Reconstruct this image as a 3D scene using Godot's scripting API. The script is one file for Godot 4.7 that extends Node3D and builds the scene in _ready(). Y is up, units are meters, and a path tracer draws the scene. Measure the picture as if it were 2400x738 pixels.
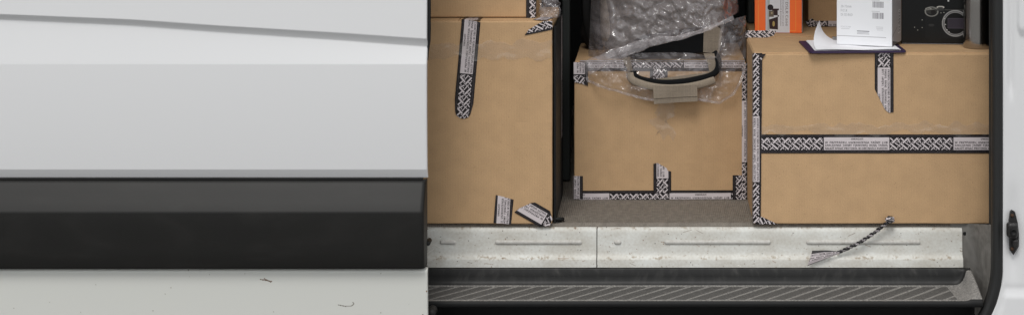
extends Node3D
# Side of a white cargo van: the sliding door stands open on the left, cartons and small goods fill the doorway.
# Metres, y up. The doorway lies in the plane z = 0, the inside of the van is at negative z, the slid-back door at z = 0.09.

const TAPE_REPEAT := 317.0   # mm of tape until the print starts again
const TAPE_HALF := 23.0      # half the width of the tape, mm
const FLOOR_Y := 0.542

var M := {}
var rng := RandomNumberGenerator.new()

# ------------------------------------------------------------------ nodes
func thing(called: String, label: String, category: String, at: Vector3 = Vector3.ZERO, group: String = "") -> Node3D:
	var o := Node3D.new()
	o.name = called
	add_child(o, true)
	o.position = at
	o.set_meta("label", label)
	o.set_meta("category", category)
	if group != "":
		o.set_meta("group", group)
	return o

func part(parent: Node, called: String, mesh: Mesh, m: Material, xf: Transform3D = Transform3D.IDENTITY) -> MeshInstance3D:
	var o := MeshInstance3D.new()
	o.name = called
	o.mesh = mesh
	o.material_override = m
	o.transform = xf
	parent.add_child(o, true)
	return o

# ------------------------------------------------------------------ meshes
# rows run top to bottom and columns left to right as seen from the front of the sheet
func add_grid(st: SurfaceTool, p: Array, uv: Array = []) -> void:
	for i in p.size() - 1:
		var n: int = p[i].size()
		for j in n - 1:
			var q := [[i, j], [i, j + 1], [i + 1, j + 1], [i, j], [i + 1, j + 1], [i + 1, j]]
			for c in q:
				if uv.size() > 0:
					st.set_uv(uv[c[0]][c[1]])
				st.add_vertex(p[c[0]][c[1]])

func grid(p: Array, uv: Array = [], smooth: bool = true) -> ArrayMesh:
	var st := SurfaceTool.new()
	st.begin(Mesh.PRIMITIVE_TRIANGLES)
	st.set_smooth_group(0 if smooth else -1)
	add_grid(st, p, uv)
	st.index()
	st.generate_normals()
	return st.commit()

func steps(w: float, r: float, n: int, mid: int) -> PackedFloat32Array:
	var out := PackedFloat32Array()
	for i in n + 1:
		out.append(-w / 2 + r * (1.0 - cos(PI / 2 * i / n)))
	for i in range(1, mid):
		out.append(lerpf(-w / 2 + r, w / 2 - r, float(i) / mid))
	for i in n + 1:
		out.append(w / 2 - r * (1.0 - cos(PI / 2 * (n - i) / n)))
	return out

# box with rounded edges round its own middle; bulge bends its faces softly
func rbox(size: Vector3, r: float, n: int = 3, mid: int = 1, bulge: float = 0.0, seed_: int = 1, freq: float = 5.0, bulge_in: float = 0.0) -> ArrayMesh:
	var st := SurfaceTool.new()
	st.begin(Mesh.PRIMITIVE_TRIANGLES)
	var fn := FastNoiseLite.new()
	fn.seed = seed_
	fn.frequency = freq
	fn.fractal_octaves = 2
	var h := size / 2
	r = minf(r, minf(h.x, minf(h.y, h.z)) * 0.98)
	var faces := [[Vector3.RIGHT, Vector3.UP, Vector3.BACK], [Vector3.LEFT, Vector3.UP, Vector3.FORWARD], [Vector3.FORWARD, Vector3.UP, Vector3.RIGHT], [Vector3.BACK, Vector3.UP, Vector3.LEFT], [Vector3.RIGHT, Vector3.FORWARD, Vector3.UP], [Vector3.RIGHT, Vector3.BACK, Vector3.DOWN]]
	for f in faces:
		var ax: Vector3 = f[0]
		var ay: Vector3 = f[1]
		var az: Vector3 = f[2]
		var wx: float = absf(ax.dot(size))
		var wy: float = absf(ay.dot(size))
		var hz: float = absf(az.dot(h))
		var xs := steps(wx, r, n, mid)
		var ys := steps(wy, r, n, mid)
		var base := st
		var pts := []
		for y in ys:
			var row := []
			for x in xs:
				var q: Vector3 = ax * x + ay * y + az * hz
				var inner := Vector3(clampf(q.x, -h.x + r, h.x - r), clampf(q.y, -h.y + r, h.y - r), clampf(q.z, -h.z + r, h.z - r))
				var nn := (q - inner).normalized()
				var pp := inner + nn * r
				if bulge > 0.0:
					var e := 0.004
					var v0 := fn.get_noise_3dv(pp)
					var g := Vector3(fn.get_noise_3dv(pp + Vector3(e, 0, 0)) - v0, fn.get_noise_3dv(pp + Vector3(0, e, 0)) - v0, fn.get_noise_3dv(pp + Vector3(0, 0, e)) - v0) / e * bulge
					pp += nn * (v0 - bulge_in) * bulge
					nn = (nn - (g - nn * g.dot(nn))).normalized()
				row.append([pp, nn])
			pts.append(row)
		for i in pts.size() - 1:
			for j in pts[i].size() - 1:
				for c in [[i, j], [i + 1, j], [i + 1, j + 1], [i, j], [i + 1, j + 1], [i, j + 1]]:
					base.set_normal(pts[c[0]][c[1]][1])
					base.set_uv(Vector2(xs[c[1]] / wx + 0.5, 0.5 - ys[c[0]] / wy))
					base.add_vertex(pts[c[0]][c[1]][0])
	st.index()
	return st.commit()

# tube of any cross-section along a path; section in (side, up) metres
func sweep(path: Array, section: Array, up: Vector3, closed: bool = true, caps: bool = true, scales: Array = []) -> ArrayMesh:
	var st := SurfaceTool.new()
	st.begin(Mesh.PRIMITIVE_TRIANGLES)
	st.set_smooth_group(0)
	var rows := []
	for i in path.size():
		var a: Vector3 = path[maxi(i - 1, 0)]
		var b: Vector3 = path[mini(i + 1, path.size() - 1)]
		var t := (b - a).normalized()
		var side := t.cross(up).normalized()
		var u2 := side.cross(t).normalized()
		var row := []
		var sc: float = scales[i] if scales.size() > 0 else 1.0
		for s in section:
			row.append(path[i] + side * s.x * sc + u2 * s.y * sc)
		if closed:
			row.append(row[0])
		rows.append(row)
	add_grid(st, rows)
	if caps:
		st.set_smooth_group(-1)
		for e in [[0, 1], [rows.size() - 1, -1]]:
			var row: Array = rows[e[0]]
			var c := Vector3.ZERO
			for k in row.size() - 1:
				c += row[k]
			c /= row.size() - 1
			for k in row.size() - 1:
				var tri := [c, row[k], row[k + 1]] if e[1] < 0 else [c, row[k + 1], row[k]]
				for v in tri:
					st.add_vertex(v)
	st.generate_normals()
	return st.commit()

func circle(r: float, n: int, ry: float = -1.0) -> Array:
	var out := []
	for i in n:
		var a := -TAU * i / n
		out.append(Vector2(cos(a) * r, sin(a) * (r if ry < 0 else ry)))
	return out

func lathe(profile: Array, n: int = 48) -> ArrayMesh:
	var rows := []
	for p in profile:
		var row := []
		for j in n + 1:
			var a := -TAU * j / n
			row.append(Vector3(sin(-a) * p.x, p.y, cos(a) * p.x))
		rows.append(row)
	return grid(rows)

# flat outline given thickness, in the x-y plane of tf (z outwards); uv in metres
func slab(poly: Array, t: float, round_: float = 0.0) -> ArrayMesh:
	var st := SurfaceTool.new()
	st.begin(Mesh.PRIMITIVE_TRIANGLES)
	st.set_smooth_group(-1)
	add_slab(st, PackedVector2Array(poly), t, Transform3D.IDENTITY, func(p): return p)
	st.generate_normals()
	return st.commit()

func add_slab(st: SurfaceTool, poly: PackedVector2Array, t: float, tf: Transform3D, uvf: Callable) -> void:
	if Geometry2D.is_polygon_clockwise(poly):
		poly.reverse()
	var idx := Geometry2D.triangulate_polygon(poly)
	for z in [t, 0.0]:
		for k in range(0, idx.size(), 3):
			var a := poly[idx[k]]
			var b := poly[idx[k + 1]]
			var c := poly[idx[k + 2]]
			var ccw := (b - a).cross(c - a) > 0
			var tri := [a, b, c] if ccw != (z > 0) else [a, c, b]
			for v in tri:
				st.set_uv(uvf.call(v))
				st.add_vertex(tf * Vector3(v.x, v.y, z))
	for k in poly.size():
		var a := poly[k]
		var b := poly[(k + 1) % poly.size()]
		for c in [[a, t], [b, t], [b, 0.0], [a, t], [b, 0.0], [a, 0.0]]:
			st.set_uv(uvf.call(c[0]))
			st.add_vertex(tf * Vector3(c[0].x, c[0].y, c[1]))

# ------------------------------------------------------------------ printed tape
func frame(o: Vector3, dir: Vector3, normal: Vector3) -> Transform3D:
	dir = dir.normalized()
	return Transform3D(Basis(dir, normal.cross(dir), normal), o)

func front(x: float, y: float, deg: float) -> Transform3D:      # place on the front face of a carton, mm from its lower left corner
	return frame(Vector3(x, y, 0) / 1000.0, Vector3(cos(deg_to_rad(deg)), sin(deg_to_rad(deg)), 0), Vector3.BACK)

func strip(l0: float, l1: float, w0: float = -TAPE_HALF, w1: float = TAPE_HALF) -> Array:
	return [Vector2(l0, w0), Vector2(l1, w0), Vector2(l1, w1), Vector2(l0, w1)]

# pieces: [[frame, outline in mm along and across the tape, mm of print at the frame's origin], ...]; one tape, however it is folded
func tape(parent: Node, pieces: Array, lift: float = 0.0, called: String = "tape_strip") -> MeshInstance3D:
	var st := SurfaceTool.new()
	st.begin(Mesh.PRIMITIVE_TRIANGLES)
	st.set_smooth_group(-1)
	for p in pieces:
		var tf: Transform3D = p[0]
		tf.origin += tf.basis.z * (0.0003 + lift)
		var b := tf.basis
		var poly := PackedVector2Array()
		for v in p[1]:
			poly.append(v / 1000.0)
		var u0: float = p[2]
		add_slab(st, poly, 0.0004, Transform3D(b, tf.origin), func(v): return Vector2((v.x * 1000.0 + u0) / TAPE_REPEAT, 0.5 - v.y * 1000.0 / (2 * TAPE_HALF)))
	st.generate_normals()
	return part(parent, called, st.commit(), M.tape)

# the same outline given in mm on the face itself
func tape_on_face(parent: Node, outline: Array, centre: Vector2, deg: float, u0: float, lift: float = 0.0) -> void:
	var a := deg_to_rad(deg)
	var loc := []
	for v in outline:
		loc.append((v - centre).rotated(-a))
	tape(parent, [[front(centre.x, centre.y, deg), loc, u0]], lift)

# ------------------------------------------------------------------ pictures: print, stains, grain
func text_in(img: Image, txt: String, x: float, y: float, w: float, h: float, col: Color, bold: bool = false, family: String = "Droid Sans") -> void:
	var f := SystemFont.new()
	f.font_names = PackedStringArray([family])
	f.font_weight = 700 if bold else 400
	var tm := TextMesh.new()
	tm.text = txt
	tm.font = f
	tm.font_size = 48
	tm.depth = 0.0
	tm.curve_step = 2.0
	if tm.get_surface_count() == 0:
		return
	var arr := tm.surface_get_arrays(0)
	var vs: PackedVector3Array = arr[Mesh.ARRAY_VERTEX]
	var ids: PackedInt32Array = arr[Mesh.ARRAY_INDEX] if arr[Mesh.ARRAY_INDEX] != null else PackedInt32Array(range(vs.size()))
	var lo := Vector2(1e9, 1e9)
	var hi := Vector2(-1e9, -1e9)
	for v in vs:
		lo = Vector2(minf(lo.x, v.x), minf(lo.y, v.y))
		hi = Vector2(maxf(hi.x, v.x), maxf(hi.y, v.y))
	var s := Vector2(w / maxf(hi.x - lo.x, 1e-6), h / maxf(hi.y - lo.y, 1e-6))
	for k in range(0, ids.size() - 2, 3):
		var q := []
		for e in 3:
			var v := vs[ids[k + e]]
			q.append(Vector2(x + (v.x - lo.x) * s.x, y + (hi.y - v.y) * s.y))
		fill_tri(img, q[0], q[1], q[2], col)

func fill_tri(img: Image, a: Vector2, b: Vector2, c: Vector2, col: Color) -> void:
	var area := (b - a).cross(c - a)
	if absf(area) < 1e-6:
		return
	var x0 := maxi(0, int(floor(minf(a.x, minf(b.x, c.x)))))
	var x1 := mini(img.get_width() - 1, int(ceil(maxf(a.x, maxf(b.x, c.x)))))
	var y0 := maxi(0, int(floor(minf(a.y, minf(b.y, c.y)))))
	var y1 := mini(img.get_height() - 1, int(ceil(maxf(a.y, maxf(b.y, c.y)))))
	for yy in range(y0, y1 + 1):
		for xx in range(x0, x1 + 1):
			var p := Vector2(xx + 0.5, yy + 0.5)
			var u := (b - a).cross(p - a) / area
			var v := (c - b).cross(p - b) / area
			var w := (a - c).cross(p - c) / area
			if u >= -0.001 and v >= -0.001 and w >= -0.001:
				img.set_pixel(xx, yy, col)

func fill_ellipse(img: Image, cx: float, cy: float, rx: float, ry: float, col: Color, inner: float = 0.0) -> void:
	for yy in range(maxi(0, int(cy - ry)), mini(img.get_height(), int(cy + ry) + 1)):
		for xx in range(maxi(0, int(cx - rx)), mini(img.get_width(), int(cx + rx) + 1)):
			var d := Vector2((xx - cx) / rx, (yy - cy) / ry).length()
			if d <= 1.0 and d >= inner:
				img.set_pixel(xx, yy, col)

func line_in(img: Image, a: Vector2, b: Vector2, w: float, col: Color) -> void:
	var n := (b - a).normalized().orthogonal() * w / 2
	fill_tri(img, a + n, b + n, b - n, col)
	fill_tri(img, a + n, b - n, a - n, col)

func barcode(img: Image, x: int, y: int, w: int, h: int, col: Color) -> void:
	var at := x
	while at < x + w:
		var t := rng.randi_range(1, 4)
		img.fill_rect(Rect2i(at, y, mini(t, x + w - at), h), col)
		at += t + rng.randi_range(1, 4)

func tex(img: Image) -> ImageTexture:
	img.generate_mipmaps()
	return ImageTexture.create_from_image(img)

func grain(img: Image, amount: float) -> void:
	for yy in img.get_height():
		for xx in img.get_width():
			var c := img.get_pixel(xx, yy)
			var g := rng.randf_range(-amount, amount)
			img.set_pixel(xx, yy, Color(c.r + g, c.g + g, c.b + g, c.a))

func mat(col: Color, rough: float, spec: float = 0.5, metal: float = 0.0) -> StandardMaterial3D:
	var m := StandardMaterial3D.new()
	m.albedo_color = col
	m.roughness = rough
	m.metallic_specular = spec
	m.metallic = metal
	return m

func noise_tex(size: int, freq: float, oct: int, ramp: Array, seed_: int, kind: int = FastNoiseLite.TYPE_SIMPLEX_SMOOTH, stretch: Vector2 = Vector2.ONE) -> ImageTexture:
	var fn := FastNoiseLite.new()
	fn.seed = seed_
	fn.noise_type = kind
	fn.frequency = freq
	fn.fractal_octaves = oct
	var g := Gradient.new()
	g.offsets = PackedFloat32Array(ramp[0])
	g.colors = PackedColorArray(ramp[1])
	var img := Image.create(size, size, false, Image.FORMAT_RGB8)
	# a seamless tile: the noise is read on a torus
	for y in size:
		var b := TAU * y / size
		for x in size:
			var a := TAU * x / size
			var r := size / TAU
			var n := fn.get_noise_3d(cos(a) * r * stretch.x + sin(b) * r * 0.37 * stretch.y, sin(a) * r * stretch.x + 31.7, cos(b) * r * stretch.y + sin(b) * r * 0.61 * stretch.y)
			img.set_pixel(x, y, g.sample(n * 0.5 + 0.5))
	return tex(img)

func tape_picture() -> ImageTexture:
	var k := 4.0
	var w := int(TAPE_REPEAT * k)
	var h := int(TAPE_HALF * 2 * k)
	var ink := Color(0.075, 0.055, 0.07)
	var paper := Color(0.80, 0.765, 0.775)
	var img := Image.create(w, h, false, Image.FORMAT_RGB8)
	img.fill(ink)
	# woven bars, 25.8 mm to the period, on the first 154 mm
	var bars := [[6.5, 33.0, 16.2, 23.7, 3.9], [2.2, 36.7, 16.2, 47.5, 3.8], [11.9, 33.5, 24.3, 42.1, 2.3], [18.4, 25.9, 22.7, 32.4, 3.0], [22.1, 38.9, 29.2, 31.3, 1.4], [23.2, 49.1, 30.2, 43.2, 2.4], [1.1, 23.2, 6.5, 28.1, 3.2], [4.6, 46.4, 5.4, 47.2, 2.2], [9.0, 48.4, 9.8, 49.2, 2.2], [22.6, 25.3, 22.9, 25.6, 2.6], [16.6, 31.2, 17.0, 31.6, 2.4], [18.6, 43.0, 19.0, 43.4, 2.6], [19.2, 22.6, 19.6, 22.9, 2.0]]
	var per := 25.8
	for y in h:
		var ym := 21.0 + (y / k - 7.0) * 30.0 / 32.0
		if ym < 21.6 or ym > 49.6:
			continue
		for x in int(153.0 * k):
			var xm := fposmod(x / k - 1.0, per)
			for b in bars:
				var hit := false
				for o in [-per, 0.0, per]:
					var p := Vector2(xm + o, ym)
					var a := Vector2(b[0], b[1])
					var c := Vector2(b[2], b[3])
					var t := clampf((p - a).dot(c - a) / (c - a).length_squared(), 0.0, 1.0)
					if p.distance_to(a.lerp(c, t)) < b[4] * 0.5:
						hit = true
						break
				if hit:
					img.set_pixel(x, y, paper)
					break
	# notice
	var lx := 156.0
	img.fill_rect(Rect2i(int(lx * k), int(7.2 * k), int(160.0 * k), int(31.0 * k)), paper)
	text_in(img, "UWAGA!!!", (lx + 67) * k, 9.0 * k, 29 * k, 4.4 * k, ink, true)
	text_in(img, "W  PRZYPADKU  USZKODZENIA  TAŚMY  LUB", (lx + 3) * k, 15.6 * k, 153 * k, 6.4 * k, ink, true)
	text_in(img, "ZAKLEJENIA  TAŚMY  FIRMOWEJ  INNĄ  TAŚMĄ", (lx + 3) * k, 22.6 * k, 153 * k, 7.6 * k, ink, true)
	text_in(img, "NALEŻY SPISAĆ PROTOKÓŁ W OBECNOŚCI KURIERA", (lx + 3) * k, 29.8 * k, 153 * k, 6.8 * k, ink, true)
	# sender's line on both borders
	var pale := Color(0.46, 0.43, 0.45)
	for y in [3.0, 40.8]:
		text_in(img, "REDAN SA 94-250 Łódź, ul. Żniwna 10/14 Tel. +48 42 677 71 00 Fax. +48 42 677 71 09 http://", (lx + 6) * k, y * k, 152 * k, 2.6 * k, pale)
		text_in(img, "REDAN SA 94-250 Łódź, ul. Żniwna 10/14 Tel. +48 42 677 71 00 Fax. +48 42 677 71 09 http://", 4 * k, y * k, 148 * k, 2.6 * k, pale)
	return tex(img)

# painted sheet metal of the sill: off-white with grime, specks, rust along the ledge
func sill_picture(w: int, h: int) -> ImageTexture:
	var img := Image.create(w, h, false, Image.FORMAT_RGB8)
	var a := FastNoiseLite.new()
	a.seed = 5
	a.frequency = 0.012
	a.fractal_octaves = 4
	var b := FastNoiseLite.new()
	b.seed = 9
	b.frequency = 0.09
	b.fractal_octaves = 3
	var c := FastNoiseLite.new()
	c.seed = 12
	c.frequency = 0.035
	c.fractal_octaves = 3
	for y in h:
		var v := float(y) / h
		for x in w:
			var n := a.get_noise_2d(x * 0.6, y)
			var s := b.get_noise_2d(x, y)
			var m := c.get_noise_2d(x * 0.5, y * 1.4)
			var col := Color(0.835, 0.838, 0.82)
			col = col.lerp(Color(0.67, 0.645, 0.60), clampf(0.28 + n * 0.40 + s * 0.20, 0.0, 0.8))
			# grime caught on the ledge and under the mat edge, blotchy
			var band := exp(-pow((v - 0.775) / 0.045, 2.0)) + 0.7 * exp(-pow((v - 0.03) / 0.05, 2.0))
			col = col.lerp(Color(0.50, 0.43, 0.35), clampf(band * (m * 1.3 + s * 0.8 - 0.25), 0.0, 0.5))
			if s > 0.58 and m > 0.12:
				col = col.lerp(Color(0.36, 0.25, 0.18), 0.6)
			img.set_pixel(x, y, col)
	for i in 80:
		var p := Vector2(rng.randf() * w, rng.randf() * h)
		fill_ellipse(img, p.x, p.y, rng.randf_range(0.7, 1.7), rng.randf_range(0.7, 1.5), [Color(0.2, 0.16, 0.14), Color(0.40, 0.27, 0.19), Color(0.25, 0.24, 0.23)][rng.randi() % 3])
	for i in 26:
		var p := Vector2(rng.randf() * w, rng.randf() * h)
		var d := Vector2.from_angle(rng.randf_range(-0.7, 0.7)) * rng.randf_range(6, 34)
		line_in(img, p, p + d, rng.randf_range(0.8, 1.6), [Color(0.52, 0.48, 0.44), Color(0.9, 0.89, 0.87), Color(0.55, 0.45, 0.38)][rng.randi() % 3])
	return tex(img)

func make_materials() -> void:
	# brown kraft board: mottling, fibres, faint flutes
	var img := Image.create(1024, 1024, false, Image.FORMAT_RGB8)
	var a := FastNoiseLite.new()
	a.seed = 3
	a.frequency = 0.006
	a.fractal_octaves = 3
	var b := FastNoiseLite.new()
	b.seed = 4
	b.frequency = 0.16
	b.fractal_octaves = 2
	var hgt := Image.create(1024, 1024, false, Image.FORMAT_RGB8)
	for y in 1024:
		for x in 1024:
			# blend the borders so that the tile joins up
			var fx := smoothstep(0.0, 1.0, clampf((x - 896) / 128.0, 0, 1))
			var n := lerpf(a.get_noise_2d(x, y), a.get_noise_2d(x - 1024, y), fx)
			var s := b.get_noise_2d(x, y * 0.7)
			var fl := sin(TAU * x / 16.0)
			var v := 1.0 + n * 0.035 + s * 0.055 + fl * 0.006 + rng.randf_range(-0.035, 0.035)
			img.set_pixel(x, y, Color(0.735 * v, 0.607 * v, 0.462 * v))
			var hh := 0.5 + fl * 0.10 + s * 0.16 + n * 0.4
			hgt.set_pixel(x, y, Color(hh, hh, hh))
	for i in 420:
		var p := Vector2(rng.randf() * 1024, rng.randf() * 1024)
		var d := Vector2.from_angle(rng.randf() * TAU) * rng.randf_range(2, 8)
		line_in(img, p, p + d, 1.0, [Color(0.52, 0.40, 0.27), Color(0.80, 0.69, 0.53), Color(0.45, 0.34, 0.24)][rng.randi() % 3])
	var card := mat(Color.WHITE, 0.78, 0.35)
	card.albedo_texture = tex(img)
	card.uv1_triplanar = true
	card.uv1_scale = Vector3.ONE * 2.5
	card.uv1_triplanar_sharpness = 20.0
	card.heightmap_enabled = true
	card.heightmap_texture = tex(hgt)
	card.heightmap_scale = 0.035
	M.card = card
	var card2 := card.duplicate() as StandardMaterial3D
	card2.albedo_color = Color(1.0, 1.0, 1.0)
	card2.uv1_offset = Vector3(0.37, 0.21, 0.55)
	M.card_dull = card2
	M.card_edge = mat(Color(0.62, 0.49, 0.34), 0.9, 0.2)

	var t := mat(Color.WHITE, 0.36, 0.5)
	t.albedo_texture = tape_picture()
	t.heightmap_enabled = true
	t.heightmap_texture = noise_tex(256, 0.03, 3, [[0.0, 1.0], [Color.BLACK, Color.WHITE]], 21)
	t.heightmap_scale = 0.05
	M.tape = t
	var film := mat(Color(0.85, 0.83, 0.80, 0.07), 0.16, 0.5)
	film.transparency = BaseMaterial3D.TRANSPARENCY_ALPHA
	M.clear_tape = film
	var bag := mat(Color(0.80, 0.77, 0.78, 0.16), 0.10, 0.5)
	bag.transparency = BaseMaterial3D.TRANSPARENCY_ALPHA
	M.bag_film = bag
	var hem := mat(Color(0.82, 0.79, 0.80, 0.17), 0.12, 0.5)
	hem.transparency = BaseMaterial3D.TRANSPARENCY_ALPHA
	M.bag_hem = hem

	# van
	var paint := mat(Color(0.845, 0.847, 0.852), 0.34, 0.45)
	paint.clearcoat_enabled = true
	paint.clearcoat = 0.35
	paint.clearcoat_roughness = 0.12
	M.paint = paint
	var door2 := paint.duplicate() as StandardMaterial3D
	var di := Image.create(1024, 256, false, Image.FORMAT_RGB8)
	di.fill(Color.WHITE)
	# lower door, 1.2 m by 0.3 m in the picture: scratches and a few chips
	var pts := [[690, 20, 703, 22], [698, 18, 712, 26], [700, 22, 714, 24]]
	for p in pts:
		line_in(di, Vector2(p[0], p[1]), Vector2(p[2], p[3]), 1.6, Color(0.45, 0.36, 0.30))
	var arc := [Vector2(845, 72), Vector2(860, 75), Vector2(872, 74), Vector2(877, 70), Vector2(874, 66)]
	for i in 4:
		line_in(di, arc[i], arc[i + 1], 1.2, Color(0.5, 0.47, 0.44))
	for i in 40:
		var p := Vector2(rng.randf() * 1024, rng.randf() * 256)
		fill_ellipse(di, p.x, p.y, 0.9, 0.9, Color(0.72, 0.70, 0.67))
	for i in 4:
		fill_ellipse(di, 1012 + rng.randf() * 10, 10 + rng.randf() * 110, 1.1, 1.1 + rng.randf() * 2.0, Color(0.56, 0.42, 0.31))
	door2.albedo_texture = tex(di)
	door2.albedo_color = Color(0.825, 0.828, 0.808)
	M.paint_low = door2
	var sill := mat(Color.WHITE, 0.5, 0.4)
	sill.albedo_texture = sill_picture(2048, 128)
	M.sill = sill
	var blk := mat(Color.WHITE, 0.52, 0.42)
	blk.albedo_texture = noise_tex(512, 0.012, 5, [[0.0, 0.55, 0.8, 1.0], [Color(0.070, 0.068, 0.063), Color(0.083, 0.080, 0.074), Color(0.11, 0.106, 0.10), Color(0.19, 0.184, 0.175)]], 31)
	blk.uv1_triplanar = true
	blk.uv1_scale = Vector3(0.9, 3.2, 3.2)
	blk.heightmap_enabled = true
	blk.heightmap_texture = noise_tex(512, 0.25, 2, [[0.0, 1.0], [Color.BLACK, Color.WHITE]], 33)
	blk.heightmap_scale = 0.01
	M.moulding = blk
	M.rubber = mat(Color(0.15, 0.152, 0.152), 0.55, 0.4)
	M.rubber_dark = mat(Color(0.10, 0.10, 0.10), 0.6, 0.4)
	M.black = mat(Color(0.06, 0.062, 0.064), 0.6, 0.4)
	var st := mat(Color.WHITE, 0.5, 0.4)
	st.albedo_texture = noise_tex(512, 0.03, 5, [[0.0, 0.5, 0.72, 1.0], [Color(0.10, 0.10, 0.10), Color(0.125, 0.125, 0.124), Color(0.20, 0.197, 0.193), Color(0.42, 0.41, 0.39)]], 41)
	st.uv1_triplanar = true
	st.uv1_world_triplanar = true
	st.uv1_scale = Vector3.ONE * 2.3
	M.step = st
	var rib := mat(Color.WHITE, 0.68, 0.35)
	rib.albedo_texture = noise_tex(512, 0.16, 4, [[0.0, 0.45, 0.7, 1.0], [Color(0.23, 0.226, 0.221), Color(0.32, 0.314, 0.306), Color(0.39, 0.382, 0.372), Color(0.56, 0.55, 0.53)]], 43)
	rib.uv1_triplanar = true
	rib.uv1_world_triplanar = true
	rib.uv1_scale = Vector3.ONE * 3.0
	M.step_rib = rib
	var dust := mat(Color.WHITE, 0.85, 0.25)
	dust.albedo_texture = noise_tex(512, 0.14, 4, [[0.0, 0.4, 0.65, 1.0], [Color(0.30, 0.295, 0.29), Color(0.47, 0.462, 0.452), Color(0.56, 0.55, 0.535), Color(0.68, 0.665, 0.64)]], 47)
	dust.uv1_triplanar = true
	dust.uv1_world_triplanar = true
	dust.uv1_scale = Vector3.ONE * 2.7
	M.step_dust = dust
	# floor mat: fine square ribbing, dirty grey-brown
	var fm := Image.create(512, 512, false, Image.FORMAT_RGB8)
	var fh := Image.create(512, 512, false, Image.FORMAT_RGB8)
	for y in 512:
		for x in 512:
			var n := a.get_noise_2d(x * 2.0, y * 2.0)
			var v := 1.0 + n * 0.12 + b.get_noise_2d(x, y) * 0.12 + rng.randf_range(-0.05, 0.05)
			fm.set_pixel(x, y, Color(0.495 * v, 0.468 * v, 0.435 * v))
			var rx := sin(TAU * x / 16.0)
			var ry := sin(TAU * y / 32.0)
			var hh := 0.5 + 0.3 * rx + 0.15 * ry
			fh.set_pixel(x, y, Color(hh, hh, hh))
	var floor_ := mat(Color.WHITE, 0.75, 0.3)
	floor_.albedo_texture = tex(fm)
	floor_.uv1_triplanar = true
	floor_.uv1_world_triplanar = true
	floor_.uv1_scale = Vector3.ONE * 6.5
	floor_.heightmap_enabled = true
	floor_.heightmap_texture = tex(fh)
	floor_.heightmap_scale = 0.2
	M.mat = floor_
	var primer := mat(Color.WHITE, 0.6, 0.35)
	primer.albedo_texture = noise_tex(512, 0.02, 5, [[0.0, 0.4, 0.7, 1.0], [Color(0.34, 0.33, 0.318), Color(0.44, 0.43, 0.415), Color(0.50, 0.49, 0.475), Color(0.62, 0.61, 0.59)]], 53)
	primer.uv1_triplanar = true
	primer.uv1_world_triplanar = true
	primer.uv1_scale = Vector3.ONE * 4.0
	M.primer = primer
	M.inside = mat(Color(0.20, 0.205, 0.205), 0.8, 0.3)
	M.post = mat(Color(0.24, 0.255, 0.25), 0.6, 0.35)
	M.latch = mat(Color(0.17, 0.165, 0.165), 0.42, 0.5, 0.3)
	M.rust = mat(Color(0.30, 0.23, 0.185), 0.8, 0.3, 0.2)
	var gr := mat(Color.WHITE, 0.9, 0.3)
	gr.albedo_texture = noise_tex(256, 0.09, 4, [[0.0, 1.0], [Color(0.33, 0.33, 0.33), Color(0.52, 0.515, 0.50)]], 61)
	gr.uv1_triplanar = true
	gr.uv1_world_triplanar = true
	gr.uv1_scale = Vector3.ONE * 1.4
	M.ground = gr
	# woven cloth, beige and grey threads
	var cl := Image.create(256, 256, false, Image.FORMAT_RGB8)
	var ch := Image.create(256, 256, false, Image.FORMAT_RGB8)
	var warp := []
	var weft := []
	for i in 256:
		warp.append(rng.randf_range(-1, 1))
		weft.append(rng.randf_range(-1, 1))
	for y in 256:
		for x in 256:
			var over := ((x / 2 + y / 2) % 2) == 0
			var v: float = 1.0 + 0.06 * (warp[x / 2] if over else weft[y / 2]) + rng.randf_range(-0.20, 0.20)
			cl.set_pixel(x, y, Color(0.56 * v, 0.515 * v, 0.46 * v))
			var hh := 0.7 if over else 0.3
			ch.set_pixel(x, y, Color(hh, hh, hh))
	var cloth := mat(Color.WHITE, 0.92, 0.2)
	cloth.albedo_texture = tex(cl)
	cloth.uv1_triplanar = true
	cloth.uv1_scale = Vector3.ONE * 9.0
	cloth.heightmap_enabled = true
	cloth.heightmap_texture = tex(ch)
	cloth.heightmap_scale = 0.03
	M.cloth = cloth
	M.lining = mat(Color(0.085, 0.087, 0.092), 0.85, 0.25)
	M.thread = mat(Color(0.32, 0.28, 0.24), 0.9, 0.2)
	M.bag_back = mat(Color(0.36, 0.335, 0.31), 0.9, 0.25)
	M.dark_cloth = mat(Color(0.17, 0.16, 0.155), 0.9, 0.25)
	M.white_card = mat(Color(0.90, 0.905, 0.915), 0.42, 0.4)
	M.grey_card = mat(Color(0.70, 0.69, 0.70), 0.5, 0.4)
	M.paper = mat(Color(0.93, 0.93, 0.945), 0.8, 0.3)
	M.violet = mat(Color(0.21, 0.155, 0.27), 0.5, 0.4)
	M.orange = mat(Color(0.96, 0.43, 0.20), 0.4, 0.45)
	M.black_card = mat(Color(0.052, 0.058, 0.062), 0.35, 0.45)
	var steel := mat(Color(0.68, 0.665, 0.65), 0.17, 0.5, 1.0)
	steel.heightmap_enabled = true
	steel.heightmap_texture = noise_tex(256, 0.1, 3, [[0.0, 1.0], [Color.BLACK, Color.WHITE]], 71, FastNoiseLite.TYPE_SIMPLEX_SMOOTH, Vector2(0.1, 3.0))
	steel.heightmap_scale = 0.006
	steel.uv1_triplanar = true
	steel.uv1_scale = Vector3.ONE * 8.0
	M.steel = steel

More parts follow.
